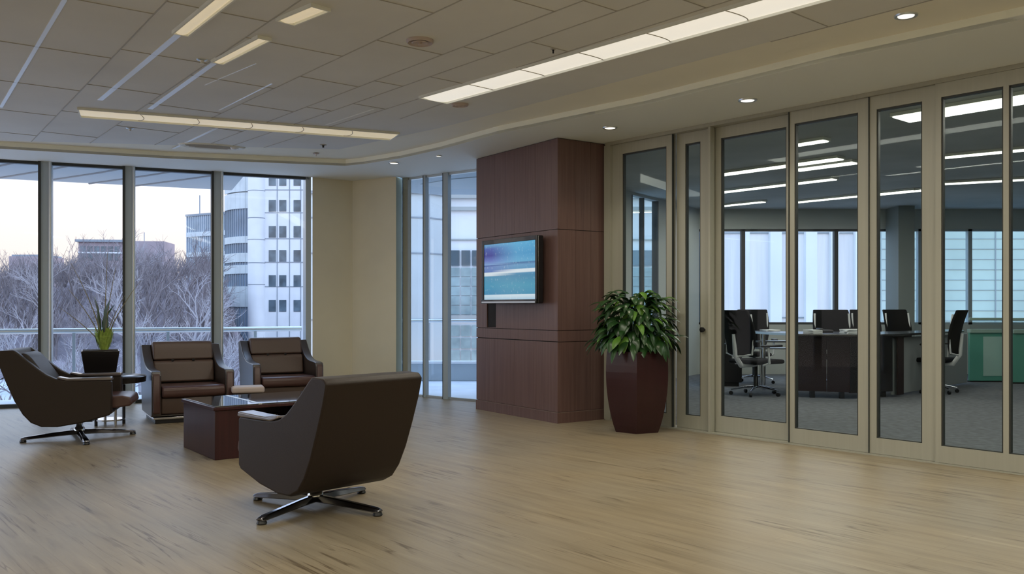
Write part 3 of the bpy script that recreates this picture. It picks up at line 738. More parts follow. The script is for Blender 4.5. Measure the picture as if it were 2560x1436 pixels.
chairs = [
 (3.38, 12.2, -62, 'black mesh office chair with white frame, seen side-on through the leaf right of the plant'),
 (3.88, 14.1, 170, 'office chair behind the desk end, its black back just right of the side-on chair'),
 (4.93, 13.3, 176, 'office chair behind the middle of the desk, with the broadest black back'),
 (5.75, 13.9, 190, 'office chair whose back shows just right of the middle post, behind the desk'),
 (6.35, 14.0, 200, 'office chair with only its rounded top showing above the desk near the grey post'),
 (6.03, 12.55, 48, 'office chair at the right end of the desk, in front of the grey end panel'),
]
for i, (x, y, a, lb) in enumerate(chairs):
    c = oc0 if i == 0 else copy_tree(oc0)
    c.location = (x, y, 0); c.rotation_euler = (0, 0, math.radians(a)); c.scale = (1.12, 1.12, 1) if i in (0, 2) else (1, 1, 1); c['label'] = lb; c['group'] = 'black office chairs around the office desk'
# green glazed workstation screens on the right
for i, (pxa, pxb, Y) in enumerate(((2424, 2530, 14.3), (2532, 2660, 14.0))):
    xa, xb = fx(pxa, Y), fx(pxb, Y)
    t = thing('workstation_screen', ['green framed glazed partition screen beside the desk, left one of two', 'green framed glazed partition screen at the right edge of the photo'][i], 'partition', (xa, Y, 0), 0, 'green glazed workstation screens')
    w = xb-xa
    MB().box(0, w, 0, .05, .02, .80).build('lower_panel', M['greenpanel'], t, bevel=.004)
    MB().box(.22, w-.03, -.006, 0, .10, .74).build('inset_panel', M['palegreen'], t)
    MB().box(0, w, -.03, .08, .80, .86).build('ledge', M['greenframe'], t, bevel=.004)
    MB().box(.02, w, .01, .03, .86, 1.0).build('glass_upstand', M['glass_door'], t)
    MB().box(0, w, 0, .05, 1.0, 1.045).build('top_rail', M['greenframe'], t, bevel=.004)
    MB().box(0, w, -.02, .07, 0, .02).build('base', M['black'], t)

# ------------------------------------------------------------------ lounge seating
def arm_profile(back_z, arm_z, yf, yb_top, yb_bot, zb_rear, zb_front, lean=0.0, join=.0, r=.16):
    """closed side outline (y forward, z up), counter-clockwise seen from +x"""
    pts = []
    pts.append((yb_bot+.10, zb_rear-.03)); pts.append((yf-.02, zb_front)); pts.append((yf, zb_front+.02))
    pts.append((yf, arm_z-.02)); pts.append((yf-.02, arm_z))
    # arm top then concave sweep to the back top
    ytop = yb_top+.17
    for k in range(9):
        t = k/8
        p0, p1, p2, p3 = Vector((join+.12, arm_z)), Vector((join-.10, arm_z-.005)), Vector((join-.15, arm_z+.04)), Vector((ytop, back_z))
        q = p0*(1-t)**3+p1*3*t*(1-t)**2+p2*3*t*t*(1-t)+p3*t**3
        pts.append((q.x, q.y))
    pts.append((yb_top+.02, back_z+.005)); pts.append((yb_top, back_z-.02))
    for k in range(1, 6):
        t = k/6; y = yb_top+(yb_bot-yb_top)*t**.9; z = back_z+(zb_rear-back_z)*t
        pts.append((y, z))
    pts.append((yb_bot, zb_rear+.02))
    return pts
def tub(rear, top_, inn, W2, th):
    """one closed upholstered shell: rear/underside curve shared, sides up to top_, inner well along inn"""
    xs = [-W2, -W2+th, W2-th, W2]; bm_ = MB(); V = {}
    def vid(k, c, i, p):
        key = (k, c, i)
        if key not in V: V[key] = len(bm_.v); bm_.v.append((xs[k], p[0], p[1]))
        return V[key]
    n = len(rear); r = lambda k, i: vid(k, 'r', i, rear[i])
    for k in range(3):
        for i in range(n-1): bm_.f.append((r(k, i), r(k, i+1), r(k+1, i+1), r(k+1, i)))
    def chain(k, c, pts): return [r(k, 0)]+[vid(k, c, i, p) for i, p in enumerate(pts)]+[r(k, n-1)]
    for k0, k1 in ((0, 1), (2, 3)):
        a, b = chain(k0, 't', top_), chain(k1, 't', top_)
        for i in range(len(a)-1): bm_.f.append((a[i], a[i+1], b[i+1], b[i]))
    a, b = chain(1, 'i', inn), chain(2, 'i', inn)
    for i in range(len(a)-1): bm_.f.append((a[i], a[i+1], b[i+1], b[i]))
    for k in (0, 3): bm_.f.append(tuple([r(k, i) for i in range(n)]+chain(k, 't', top_)[1:-1][::-1]))
    for k in (1, 2): bm_.f.append(tuple(chain(k, 't', top_)+chain(k, 'i', inn)[1:-1][::-1]))
    return bm_
def swivel_chair(name, label):
    t = thing(name, label, 'armchair', group='leather swivel armchairs')
    W2 = .335
    rear = [(-.47, .842), (-.585, .838), (-.615, .81), (-.585, .70), (-.53, .55), (-.465, .39), (-.40, .27), (-.335, .195), (-.25, .155), (-.12, .15), (.08, .18), (.30, .24), (.325, .262)]
    top_ = [(-.435, .815), (-.36, .745), (-.28, .675), (-.21, .62), (-.14, .583), (-.06, .568), (.05, .562), (.305, .560), (.325, .545)]
    inn = [(-.43, .74), (-.36, .54), (-.29, .36), (-.22, .28), (-.10, .262), (.10, .27), (.30, .29)]
    tub(rear, top_, inn, W2, .075).build('shell', M['leather'], t, bevel=.022, seg=4)
    for s in (-1, 1):
        x0, x1 = sorted((s*W2-s*.075, s*W2))
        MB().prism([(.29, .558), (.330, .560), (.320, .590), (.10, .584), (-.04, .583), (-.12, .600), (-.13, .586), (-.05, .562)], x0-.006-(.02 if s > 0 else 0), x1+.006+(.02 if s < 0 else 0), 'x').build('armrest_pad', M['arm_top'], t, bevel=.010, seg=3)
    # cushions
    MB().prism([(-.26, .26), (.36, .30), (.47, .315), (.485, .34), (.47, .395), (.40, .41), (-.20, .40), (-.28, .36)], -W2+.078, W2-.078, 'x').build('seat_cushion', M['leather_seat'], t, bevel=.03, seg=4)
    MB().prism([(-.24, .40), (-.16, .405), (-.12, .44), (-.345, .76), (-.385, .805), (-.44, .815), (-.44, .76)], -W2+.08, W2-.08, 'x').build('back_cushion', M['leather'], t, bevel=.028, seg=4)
    MB().lathe([(.05, .075), (.045, .10), (.03, .115), (.03, .16), (.045, .17), (.10, .18)], 20).build('swivel_post', M['chrome'], t, smooth=True)
    MB().box(-.14, .14, -.13, .13, .165, .185).build('mounting_plate', M['black'], t)
    for k in range(4):
        a = PI/2*k+math.radians(17); c, s_ = math.cos(a), math.sin(a)
        Mx = Matrix.Rotation(a, 4, 'Z')
        sec = [(.0, .030, .040, .085), (.15, .028, .036, .075), (.32, .032, .028, .060), (.45, .034, .022, .048), (.485, .028, .024, .038)]
        vs = []
        for (y_, hw, zl, zh) in sec: vs += [(y_, -hw, zl), (y_, hw, zl), (y_, hw*.55, zh), (y_, -hw*.55, zh)]
        fs = [(0, 1, 2, 3), (16, 19, 18, 17)]+[(4*i_+j_, 4*i_+(j_+1) % 4, 4*i_+4+(j_+1) % 4, 4*i_+4+j_) for i_ in range(4) for j_ in range(4)]
        l = MB().add(vs, fs, Mx).build('leg', M['base_metal'], t, bevel=.006, seg=3)
        MB().lathe([(.024, 0), (.030, .006), (.024, .022)], 14, Matrix.Translation((.462*c, .462*s_, 0))).build('foot_glide', M['black'], l, smooth=True)
    return t
A = swivel_chair('swivel_armchair', 'nearest brown leather swivel armchair, seen from behind in front of the coffee table')
A.location = (-1.20, 5.37, 0); A.rotation_euler = (0, 0, math.radians(46))
B = copy_tree(A); B['label'] = 'leftmost brown leather swivel armchair, seen from the side by the big window'
B.location = (-4.03, 8.2, 0); B.rotation_euler = (0, 0, math.radians(-74))

def club_chair(name, label):
    t = thing(name, label, 'armchair', group='club armchairs facing the coffee table')
    W2 = .42
    rear = [(-.42, .80), (-.50, .795), (-.525, .77), (-.50, .60), (-.455, .40), (-.41, .20), (-.385, .10), (-.36, .075), (.0, .072), (.34, .072), (.365, .09)]
    top_ = [(-.385, .765), (-.30, .69), (-.21, .63), (-.12, .59), (-.02, .565), (.10, .555), (.27, .552), (.34, .545), (.365, .51), (.372, .30)]
    inn = [(-.38, .70), (-.33, .45), (-.30, .22), (-.20, .10), (.20, .10)]
    tub(rear, top_, inn, W2, .095).build('shell', M['leather_side'], t, bevel=.026, seg=4)
    for s in (-1, 1):
        a, b = sorted((s*W2, s*W2-s*.095))
        MB().prism([(.362, .10), (.384, .12), (.384, .49), (.362, .53)], a+.012, b-.012, 'x').build('arm_front', M['leather_seat'], t, bevel=.010, seg=3)
    MB().prism([(-.30, .09), (.33, .09), (.34, .12), (.33, .27), (-.30, .27)], -W2+.097, W2-.097, 'x').build('seat_base', M['leather_b'], t, bevel=.015)
    MB().prism([(-.24, .272), (.38, .272), (.405, .30), (.40, .365), (.36, .39), (-.17, .38)], -W2+.10, W2-.10, 'x').build('seat_cushion', M['leather_seat'], t, bevel=.03, seg=4)
    # two-tier tufted back cushion
    bk = thing('back_cushion', '', ''); del bk['label']; del bk['category']; bk.parent = t
    w = W2-.10
    up = MB().prism([(-.375, .635), (-.245, .632), (-.285, .79), (-.325, .835), (-.40, .838), (-.44, .79)], -w+.0, w-.0, 'x').build('upper_roll', M['leather_b'], bk, bevel=.022, seg=4)
    lo = MB().prism([(-.31, .39), (-.165, .392), (-.215, .60), (-.25, .628), (-.36, .628)], -w+.0, w-.0, 'x').build('lower_roll', M['leather_b'], bk, bevel=.022, seg=4)
    for x in (-.10, .12):
        MB().lathe([(.001, .0), (.013, .004), (.016, .012), (.001, .014)][::-1], 12, Matrix.Translation((x, -.236, .630)) @ Matrix.Rotation(-PI/2, 4, 'X')).build('button', M['seam'], bk, smooth=True)
    MB().box(-W2+.04, W2-.04, -.34, .33, .0, .045).build('plinth', M['black'], t, bevel=.004)
    MB().box(-W2+.02, W2-.02, -.36, .35, .045, .068).build('chrome_strip', M['chrome'], t, bevel=.004)
    return t
Cc = club_chair('club_armchair', 'brown leather armchair with tufted back, between the round side table and the coffee table')
Cc.location = (-3.56, 9.66, 0); Cc.rotation_euler = (0, 0, math.radians(180+30))
Dc = copy_tree(Cc); Dc['label'] = 'brown leather armchair with tufted back, the farthest one, by the beige wall'
Dc.location = (-2.84, 10.85, 0); Dc.rotation_euler = (0, 0, math.radians(180+28))

# pale footstool behind the coffee table
fs_ = thing('footstool', 'low footstool with a pale cushion between the two club armchairs', 'footstool', (-2.87, 9.55, 0), math.radians(20))
MB().box(-.17, .17, -.14, .14, .30, .365).build('cushion', M['cushion'], fs_, bevel=.02, seg=3)
MB().box(-.15, .15, -.12, .12, .05, .30).build('base', M['leather'], fs_, bevel=.01)
for a in (-.12, .12):
    for b_ in (-.09, .09): MB().tube([(a, b_, 0), (a, b_, .06)], .012, 8).build('foot', M['chrome'], fs_, smooth=True)

# ------------------------------------------------------------------ coffee table
ct = thing('coffee_table', 'dark mahogany coffee table with a black glass top in the middle of the armchairs', 'coffee table', (-2.37, 6.99, 0), math.atan2(.60, .80))
CL, CW, CZ = 1.25, .86, .43
MB().box(.015, .30, .015, CW-.015, 0, CZ-.035).build('end_block', M['darkwood'], ct, bevel=.004)
MB().box(CL-.30, CL-.015, .015, CW-.015, 0, CZ-.035).build('end_block', M['darkwood'], ct, bevel=.004)
MB().box(.30, CL-.30, .10, CW-.06, .05, .09).build('lower_shelf', M['darkwood'], ct, bevel=.004)
MB().box(.30, CL-.30, CW-.06, CW-.03, .05, CZ-.035).build('back_panel', M['darkwood'], ct)
MB().box(0, CL, 0, CW, CZ-.034, CZ-.008).build('top_frame', M['darkwood'], ct, bevel=.004)
MB().box(.02, .375, .02, CW-.02, CZ-.0079, CZ).build('glass_top', M['glass_table'], ct, bevel=.002)
MB().box(.405, CL-.02, .02, CW-.02, CZ-.0079, CZ).build('glass_top', M['glass_table'], ct, bevel=.002)
MB().box(.376, .404, .02, CW-.02, CZ-.0079, CZ+.001).build('divider_strip', M['steel'], ct)
cm = ct.matrix_basis if False else (Matrix.Translation(ct.location) @ Matrix.Rotation(ct.rotation_euler[2], 4, 'Z'))
def on_ct(x, y, z): return cm @ Vector((x, y, z))
bw = thing('glass_bowl', 'small clear glass bowl on the shelf inside the coffee table', 'bowl', on_ct(.56, .32, .0905))
MB().lathe([(.001, 0), (.05, .004), (.055, .01), (.02, .02), (.02, .12), (.09, .17), (.11, .21), (.104, .21), (.085, .175), (.001, .13)], 24).build('bowl', M['glass_table'], bw, smooth=True)
MB().lathe([(.104, .2102), (.112, .2102), (.112, .216), (.104, .216)], 24).build('rim', M['chrome'], bw, smooth=True)
for i in range(4):
    o = MB().box(-.11, .11, -.14, .14, 0, .012).build('magazine', [M['paper'], M['black'], M['bluepaper'], M['paper']][i], loc=on_ct(.79, .34, .0905+.0135*i), rz=ct.rotation_euler[2]+.15*i)
    tag(o, ['bottom pale', 'second, black', 'third, blue', 'topmost pale'][i]+' magazine of the pile on the shelf inside the coffee table', 'magazine', 'magazines inside the coffee table')

# ------------------------------------------------------------------ round side table with planter
tp = Vector((-4.17, 9.13))
rt = thing('side_table', 'round black side table behind the leftmost armchair, carrying the small planter', 'side table', (tp.x, tp.y, 0))
MB().lathe([(.30, .435), (.345, .445), (.35, .50), (.34, .51)], 40).build('table_top', M['darkwood2'], rt, smooth=True)
for k in range(4):
    a = PI/4+PI/2*k
    MB().tube([(.14*math.cos(a), .14*math.sin(a), 0), (.14*math.cos(a), .14*math.sin(a), .436)], .016, 10).build('leg', M['chrome'] if k % 2 else M['black'], rt, smooth=True)
MB().lathe([(.13, .05), (.145, .05), (.145, .065), (.13, .065)], 28).build('foot_ring', M['chrome'], rt, smooth=True)
pp = Vector((-4.27, 9.13))
pot = thing('square_planter', 'square tapered black planter standing on the round side table', 'planter', (pp.x, pp.y, .5105), math.radians(25))
MB().frustum(-.18, .18, -.18, .18, 0, .262, .78).build('pot', M['darkwood2'], pot, bevel=.006)
MB().box(-.165, .165, -.165, .165, .2622, .268).build('soil', M['soil'], pot)
pl = thing('potted_plant', 'small lime-green tuft plant with two dark blades and dry stems, in the window planter', 'plant', (pp.x+.035, pp.y, .779))
tuft = MB(); rnd = random.Random(4)
for i in range(60):
    a = rnd.uniform(0, 2*PI); r0 = rnd.uniform(.01, .045); sp_r = rnd.uniform(.05, .105); h = rnd.uniform(.17, .24)
    p = []; 
    for k in range(5):
        t_ = k/4; r = r0+(sp_r-r0)*(t_**.8); p.append(Vector((math.cos(a)*r, math.sin(a)*r, h*t_)))
    side = Vector((-math.sin(a), math.cos(a), 0)); ww = [.010, .017, .020, .015, .002]
    vs = []
    for q, w_ in zip(p, ww): vs += [q-side*w_, q+side*w_]
    tuft.add(vs, [(2*k, 2*k+1, 2*k+3, 2*k+2) for k in range(4)])
tuft.build('leaf_tuft', M['leaf_pale'], pl, smooth=True)
for (dx, h, bend, w_) in ((-.075, .50, -.03, .022), (.02, .47, .06, .03), (.045, .42, .085, .022)):
    bl = MB(); vs = []
    for k in range(9):
        t_ = k/8; c = Vector((dx*(.3+.7*t_)+bend*max(0, t_-.75)*3, 0, .05+h*t_)); w = w_*math.sin(PI*min(.97, t_*.75+.2))*(1+.25*math.sin(k*2.1))
        vs += [c+Vector((-w, .006, 0)), c+Vector((w, -.006, 0)), c+Vector((w*.2, .014, 0))]
    fs = []
    for k in range(8):
        a = 3*k; fs += [(a, a+1, a+4, a+3), (a+1, a+2, a+5, a+4), (a+2, a, a+3, a+5)]
    bl.add(vs, fs).build('blade', M['leaf'], pl, smooth=True)
for (dx, dy, h, cv) in ((-.30, .05, .62, -.1), (-.20, -.05, .88, -.12), (.02, .04, 1.0, .0), (.10, .0, .86, .03), (.26, .05, .70, .1), (-.40, 0, .42, -.06), (.18, -.04, .55, .06)):
    pts = [(dx*t_**1.2+cv*t_*t_, dy*t_, .02+h*t_) for t_ in (0, .2, .4, .6, .8, 1)]
    MB().tube(pts, [.006, .0055, .005, .004, .003, .0015], 5).build('stem', M['stem'], pl, smooth=True)

# ------------------------------------------------------------------ tall planter with leafy plant
qp = Vector((1.235, 8.70))
tall = thing('tall_planter', 'tall hexagonal maroon lacquered planter in front of the glass partition', 'planter', (qp.x, qp.y, 0), 0)
ca = math.atan2(-qp.y, -qp.x)
MB().lathe([(.235+(.345-.235)*math.sin(PI/2*min(1, k/9)**.85) if k <= 9 else .345-.010*((k-9)/3)**2, .79*k/12) for k in range(13)]+[(.312, .792), (.305, .74)], 6, ph=ca).build('pot', M['planter'], tall)
MB().lathe([(.30, .735), (.30, .745)], 6, ph=ca).build('soil', M['soil'], tall)
lp_ = thing('leafy_plant', 'bushy drooping green plant filling the tall hexagonal planter', 'plant', (qp.x-.02, qp.y, .7455))
rnd = random.Random(11)
mbs = {'leaf': MB(), 'leaf2': MB()}
stems = MB()
def leafblade(mb, base, az, el, L_, w, droop, n=7):
    d = Vector((math.cos(az)*math.cos(el), math.sin(az)*math.cos(el), math.sin(el))); side = Vector((-math.sin(az), math.cos(az), 0))
    p = Vector(base); vs = []; step = L_/n
    for k in range(n+1):
        t_ = k/n; ww = w*math.sin(PI*min(1, .06+t_*.94))**.75*(1 if t_ < .5 else 1-.25*(t_-.5))
        up = side.cross(d)
        vs += [p-side*ww+up*ww*.35, p.copy(), p+side*ww+up*ww*.35]
        p = p+d*step; d = (d+Vector((0, 0, -droop*step/L_*1.6))).normalized()
    fs = []
    for k in range(n):
        a = 3*k; fs += [(a, a+1, a+4, a+3), (a+1, a+2, a+5, a+4)]
    mb.add(vs, fs)
for i in range(300):
    az = rnd.uniform(0, 2*PI); tier = rnd.random()
    r = .06+.28*math.sqrt(rnd.random())*(1-.35*tier); hz = .13+.50*tier*(1-(r/.40)**2*.55)
    base = (r*math.cos(az), r*math.sin(az), max(.05, hz))
    el = rnd.uniform(-.5, .7) if tier < .7 else rnd.uniform(.0, 1.2)
    L_ = rnd.uniform(.15, .27); mb = mbs['leaf2'] if rnd.random() < .20 and tier > .1 else mbs['leaf']
    leafblade(mb, base, az+rnd.uniform(-.5, .5), el, L_, rnd.uniform(.026, .046), rnd.uniform(.9, 2.2))
    if i % 4 == 0: stems.tube([(r*.25*math.cos(az), r*.25*math.sin(az), 0), (r*.7*math.cos(az), r*.7*math.sin(az), hz*.6+.02), base], [.006, .005, .003], 5)
# long arching leaves at the sides
leafblade(mbs['leaf'], (-.20, -.1, .22), PI*1.02, .35, .30, .016, 1.9)
leafblade(mbs['leaf'], (.18, -.1, .26), -.15, .45, .34, .018, 2.2)
for k in range(14):
    az = -PI/2+rnd.uniform(-1.5, 1.5)
    leafblade(mbs['leaf' if k % 3 else 'leaf2'], (.25*math.cos(az), .25*math.sin(az), .19), az, .1, .22, .036, 3.0)
f1 = mbs['leaf'].build('foliage', M['leaf'], lp_, smooth=True, label='dark green leaves')
f2 = mbs['leaf2'].build('bright_foliage', M['leaf2'], lp_, smooth=True, label='bright yellow-green leaves')
stems.build('stem', M['leaf'], lp_, smooth=True)

# ================================================================== OUTSIDE
def offs(p, d): return p+WN*d
# terrace deck, canopy, railing along the window front
ta, tb = W0-WU*4, W1+WU*1.2
slab('terrace_deck', [tuple(ta+WN*.02), tuple(tb+WN*.02-WU*1.2), (P2.x, P2.y+.36), (P3.x+.06, P3.y+.26), (B0.x+.0, B0.y+.04), (.14, 10.93), (3.42, 16.1), (3.4, 17.2), (-4.2, 17.2), tuple(tb+WN*1.75), tuple(ta+WN*1.75)][::-1], -.25, -.06, M['deck'])
can = thing('canopy', 'pale blue-grey panelled canopy soffit above the terrace outside the big window', 'canopy', (W0.x, W0.y, 0), WANG)
MB().box(-6, WL-.80, .30, 2.35, 3.06, 3.22).build('panel', M['canopy'], can, bevel=.02)
MB().box(-6, WL-.80, .1, .30, 3.09, 3.22).build('inner_edge', M['mull'], can)
js = MB()
for i in range(12):
    x = .4+i*.62
    if x > WL-.85: break
    js.tube([(x, .32, 3.056), (x-.45, 1.1, 3.056), (x-1.25, 2.34, 3.056)], .014, 4)
js.build('joint', M['joint'], can)
cp2 = [(B0.x+.1, B0.y+.05), (.30, 11.2), (1.6, 13.7), (.9, 14.4), (-1.4, 14.2), (-2.3, 13.2)]
can2 = thing('canopy', 'pale canopy soffit over the terrace outside the narrow bay glazing', 'canopy', (0, 0, 0))
MB().prism(cp2, 3.04, 3.2, 'z').build('panel', M['canopy'], can2)
MB().prism([(x*.5-.2, y*.5+6.4) for x, y in cp2], 3.03, 3.04, 'z').build('inset_panel', M['mull'], can2)
rl = thing('terrace_railing', 'steel handrail with glass infill panels on the terrace outside the big window', 'railing', (W0.x, W0.y, 0), WANG)
MB().tube([(-6, 1.62, .885), (WL+.15, 1.62, .885)], .038, 12).build('handrail', M['steel'], rl, smooth=True)
xx = -5.9
while xx < WL+.1:
    MB().box(xx-.02, xx+.02, 1.60, 1.65, -.06, .86).build('post', M['mull'], rl)
    if xx+1.2 < WL+.2: MB().box(xx+.03, xx+1.2, 1.62, 1.632, 0.02, .80).build('glass_panel', M['glass'], rl)
    xx += 1.23

# ground and wooded hillside
def gh(x, y):
    t = min(1, max(0, (y-34)/80)); t = t*t*(3-2*t)
    side = min(1, max(0, (-.300-x/max(y, 1))/.035))
    lf = 1-.14*min(1, max(0, (-x-30)/40))
    return -7+(11.6*t*lf)*(.15+.85*side)+.5*noise.noise(Vector((x*.07, y*.07, 0)))*(.2+t)
def terrain(name, x0, x1, y0, y1, nx, ny, mat, rough=0):
    vs, fs = [], []
    for j in range(ny+1):
        for i in range(nx+1):
            x, y = x0+(x1-x0)*i/nx, y0+(y1-y0)*j/ny
            z = gh(x, y)
            if rough: z += rough*noise.noise(Vector((x*.35, y*.35, 3)))+rough*.8*noise.noise(Vector((x*1.3, y*1.3, 7)))
            vs.append((x, y, z))
    for j in range(ny):
        for i in range(nx):
            a = j*(nx+1)+i; fs.append((a, a+1, a+nx+2, a+nx+1))
    # skirt so that it has depth
    return MB().add(vs, fs).build(name, mat, smooth=True, kind='structure')
terrain('ground_outside', -160, 160, 17.4, 62, 60, 20, M['snow'])
terrain('hillside', -170, 160, 61.5, 190, 260, 60, M['wood_hill'], 1.4)

# bare trees
def make_tree(seed, h, mat, name, up=1.0, depth=5):
    rn = random.Random(seed); trunk, br = MB(), MB()
    def grow(p, d, L_, r, k, mb):
        pts = [p]; n = 3; q = p; dd = d
        for i in range(n):
            dd = (dd+Vector((rn.uniform(-.16, .16), rn.uniform(-.16, .16), rn.uniform(-.02, .10)*up))).normalized(); q = q+dd*L_/n; pts.append(q)
        mb.tube(pts, [r, r*.85, r*.7, r*.55], 5 if k < 2 else 3, caps=False)
        if k >= depth: return
        m_ = rn.choice((3, 3, 4)) if k < 3 else 3
        for j in range(m_):
            a = rn.uniform(0, 2*PI); tilt = rn.uniform(.3, .75)
            u = dd.orthogonal().normalized(); w = dd.cross(u)
            nd = (dd*math.cos(tilt)+(u*math.cos(a)+w*math.sin(a))*math.sin(tilt)).normalized()
            st = pts[-1] if j else pts[-1]
            if j >= 2: st = pts[2]
            grow(st, nd, L_*rn.uniform(.62, .8), r*.55, k+1, br)
    grow(Vector((0, 0, 0)), Vector((0, 0, 1)), h*.27, h*.018, 0, trunk)
    t = thing('bare_tree', '', 'tree'); t.name = 'bare_tree'
    trunk.build('trunk', mat, t, smooth=True); br.build('branches', mat, t)
    return t
protos = [make_tree(3, 11, M['bark'], 'bare_tree'), make_tree(8, 12, M['bark2'], 'bare_tree'), make_tree(15, 10, M['bark'], 'bare_tree', 1.4)]
used = [False]*3
spots = [(20, 44, 0), (55, 52, 1), (85, 40, 2), (150, 56, 0), (170, 44, 1), (205, 60, 2), (235, 47, 0), (262, 39, 1), (290, 58, 2), (350, 52, 1), (372, 42, 0), (405, 36, 1), (432, 56, 2), (458, 46, 0), (485, 60, 1), (512, 40, 1), (575, 44, 0), (600, 38, 2), (-40, 48, 1), (-90, 55, 2), (120, 72, 1), (250, 74, 0), (380, 70, 2), (450, 76, 0), (40, 78, 2), (310, 66, 1), (180, 80, 2), (545, 66, 0), (520, 80, 2), (350, 84, 1)]
rn = random.Random(21)
ORD = ['leftmost', 'second from left', 'third from left', 'fourth from left', 'fifth from left', 'sixth from left']
trees_ = []
for i, (px, Y, k) in enumerate(spots):
    t = protos[k] if not used[k] else copy_tree(protos[k]); used[k] = True
    x = (px-CX)/F*Y; t.location = (x, Y, gh(x, Y)-.15); t.rotation_euler = (0, 0, rn.uniform(0, 6)); s = rn.uniform(.72, 1.08)*(1.05 if Y > 60 else .85); t.scale = (s, s, s)
    zone = 'left of the first window post' if px < 98 else 'seen in the second window bay' if px < 320 else 'seen in the third window bay' if px < 535 else 'in front of the glass tower'
    t['label'] = ('pale-barked' if k == 1 else 'grey-barked')+' bare winter tree '+('high on the hillside, ' if Y > 60 else 'on the lower slope, ')+zone
    t['group'] = t['label'].replace(' tree ', ' trees '); trees_.append((px, t))
def rank(lst):
    by = {}
    for px, o in sorted(lst, key=lambda q: q[0]): by.setdefault(o['label'], []).append(o)
    for lb, os_ in by.items():
        if len(os_) > 1:
            for i, o in enumerate(os_): o['label'] = lb.replace('bare winter tree', 'bare tree')+', '+ORD[i]
rank(trees_)
# far woodland on the slope: nobody could count these trees
rw = random.Random(77); wmb = MB()
for i in range(520):
    Y = rw.uniform(66, 118); px = rw.uniform(-160, 585); x = (px-CX)/F*Y; z = gh(x, Y)-.2; h = rw.uniform(3.0, 5.5)
    if px > 535: h *= .6
    wmb.tube([(x, Y, z), (x+rw.uniform(-.2, .2), Y, z+h*.5)], [.10, .06], 3, caps=False)
    for j in range(16):
        z0 = z+h*rw.uniform(.15, .6); a = rw.uniform(0, 2*PI); l = h*rw.uniform(.25, .5); e0 = Vector((x, Y, z0)); e1 = e0+Vector((math.cos(a)*l*.45, math.sin(a)*l*.45, l*.8))
        wmb.tube([e0, e1], [.035, .012], 3, caps=False)
        e2 = e0.lerp(e1, .5); wmb.tube([e2, e2+Vector((rw.uniform(-.5, .5), rw.uniform(-.5, .5), rw.uniform(.3, .9)))], [.02, .006], 3, caps=False)
tag(wmb.build('woodland', M['bark']), 'dense grey-brown bare woodland covering the far hillside', 'woodland', kind='stuff')
# low frosted shrubs near the terrace
def make_shrub(seed):
    rn_ = random.Random(seed); mb = MB()
    for i in range(260):
        a = rn_.uniform(0, 2*PI); el = rn_.uniform(.15, 1.5); L_ = rn_.uniform(.7, 1.3)
        d = Vector((math.cos(a)*math.cos(el), math.sin(a)*math.cos(el), math.sin(el)))
        q = d*L_*.5+Vector((rn_.uniform(-.2, .2),)*2+(0,)); e_ = d*L_+Vector((rn_.uniform(-.3, .3), rn_.uniform(-.3, .3), 0))
        mb.tube([(0, 0, 0), q, e_], [.02, .012, .004], 3, caps=False)
        for j in range(3):
            b2 = q.lerp(e_, rn_.random()); mb.tube([b2, b2+Vector((rn_.uniform(-.3, .3), rn_.uniform(-.3, .3), rn_.uniform(0, .3)))], [.008, .003], 3, caps=False)
    o = mb.build('shrub', M['shrub']); return o
sh = make_shrub(2); first = True; shr_ = []
for i, (px, Y, s) in enumerate(((30, 30, 1.5), (75, 34, 1.6), (180, 31, 1.5), (230, 34, 1.8), (285, 30, 1.3), (350, 33, 1.6), (400, 30, 1.5), (445, 34, 1.7), (500, 31, 1.4), (580, 33, 1.6), (620, 30, 1.3))):
    o = sh if first else sh.copy()
    if not first: COL.objects.link(o)
    first = False
    x = (px-CX)/F*Y; o.location = (x, Y, gh(x, Y)-.05); o.scale = (s*1.2, s*1.2, s*1.15); o.rotation_euler = (0, 0, i)
    zone = 'left of the first window post' if px < 98 else 'in the second window bay' if px < 320 else 'in the third window bay' if px < 535 else 'in the fourth window bay'
    tag(o, 'frosty grey shrub behind the terrace railing, '+zone, 'shrub', 'frosty grey shrubs behind the terrace railing, '+zone); shr_.append((px, o))
rank(shr_)

# ---- buildings
def bld(name, label, p, ang=0): return thing(name, label, 'building', p, ang)
def facade(t, w, d, z0, z1, wallmat, rows, cols, winmat, ww, wh, jm=None, joints=(), name='wall', x0=0, mullions=0):
    MB().box(x0, x0+w, 0, d, z0, z1).build(name, wallmat, t)
    if rows:
        mb = MB()
        for z in rows:
            for c in cols: mb.box(x0+c-ww/2, x0+c+ww/2, -.06, .02, z-wh/2, z+wh/2)
        mb.build('window', winmat, t)
    if joints:
        mb = MB()
        for z in joints: mb.box(x0, x0+w, -.05, .0, z-.05, z+.05)
        mb.build('joint', jm or M['joint'], t)
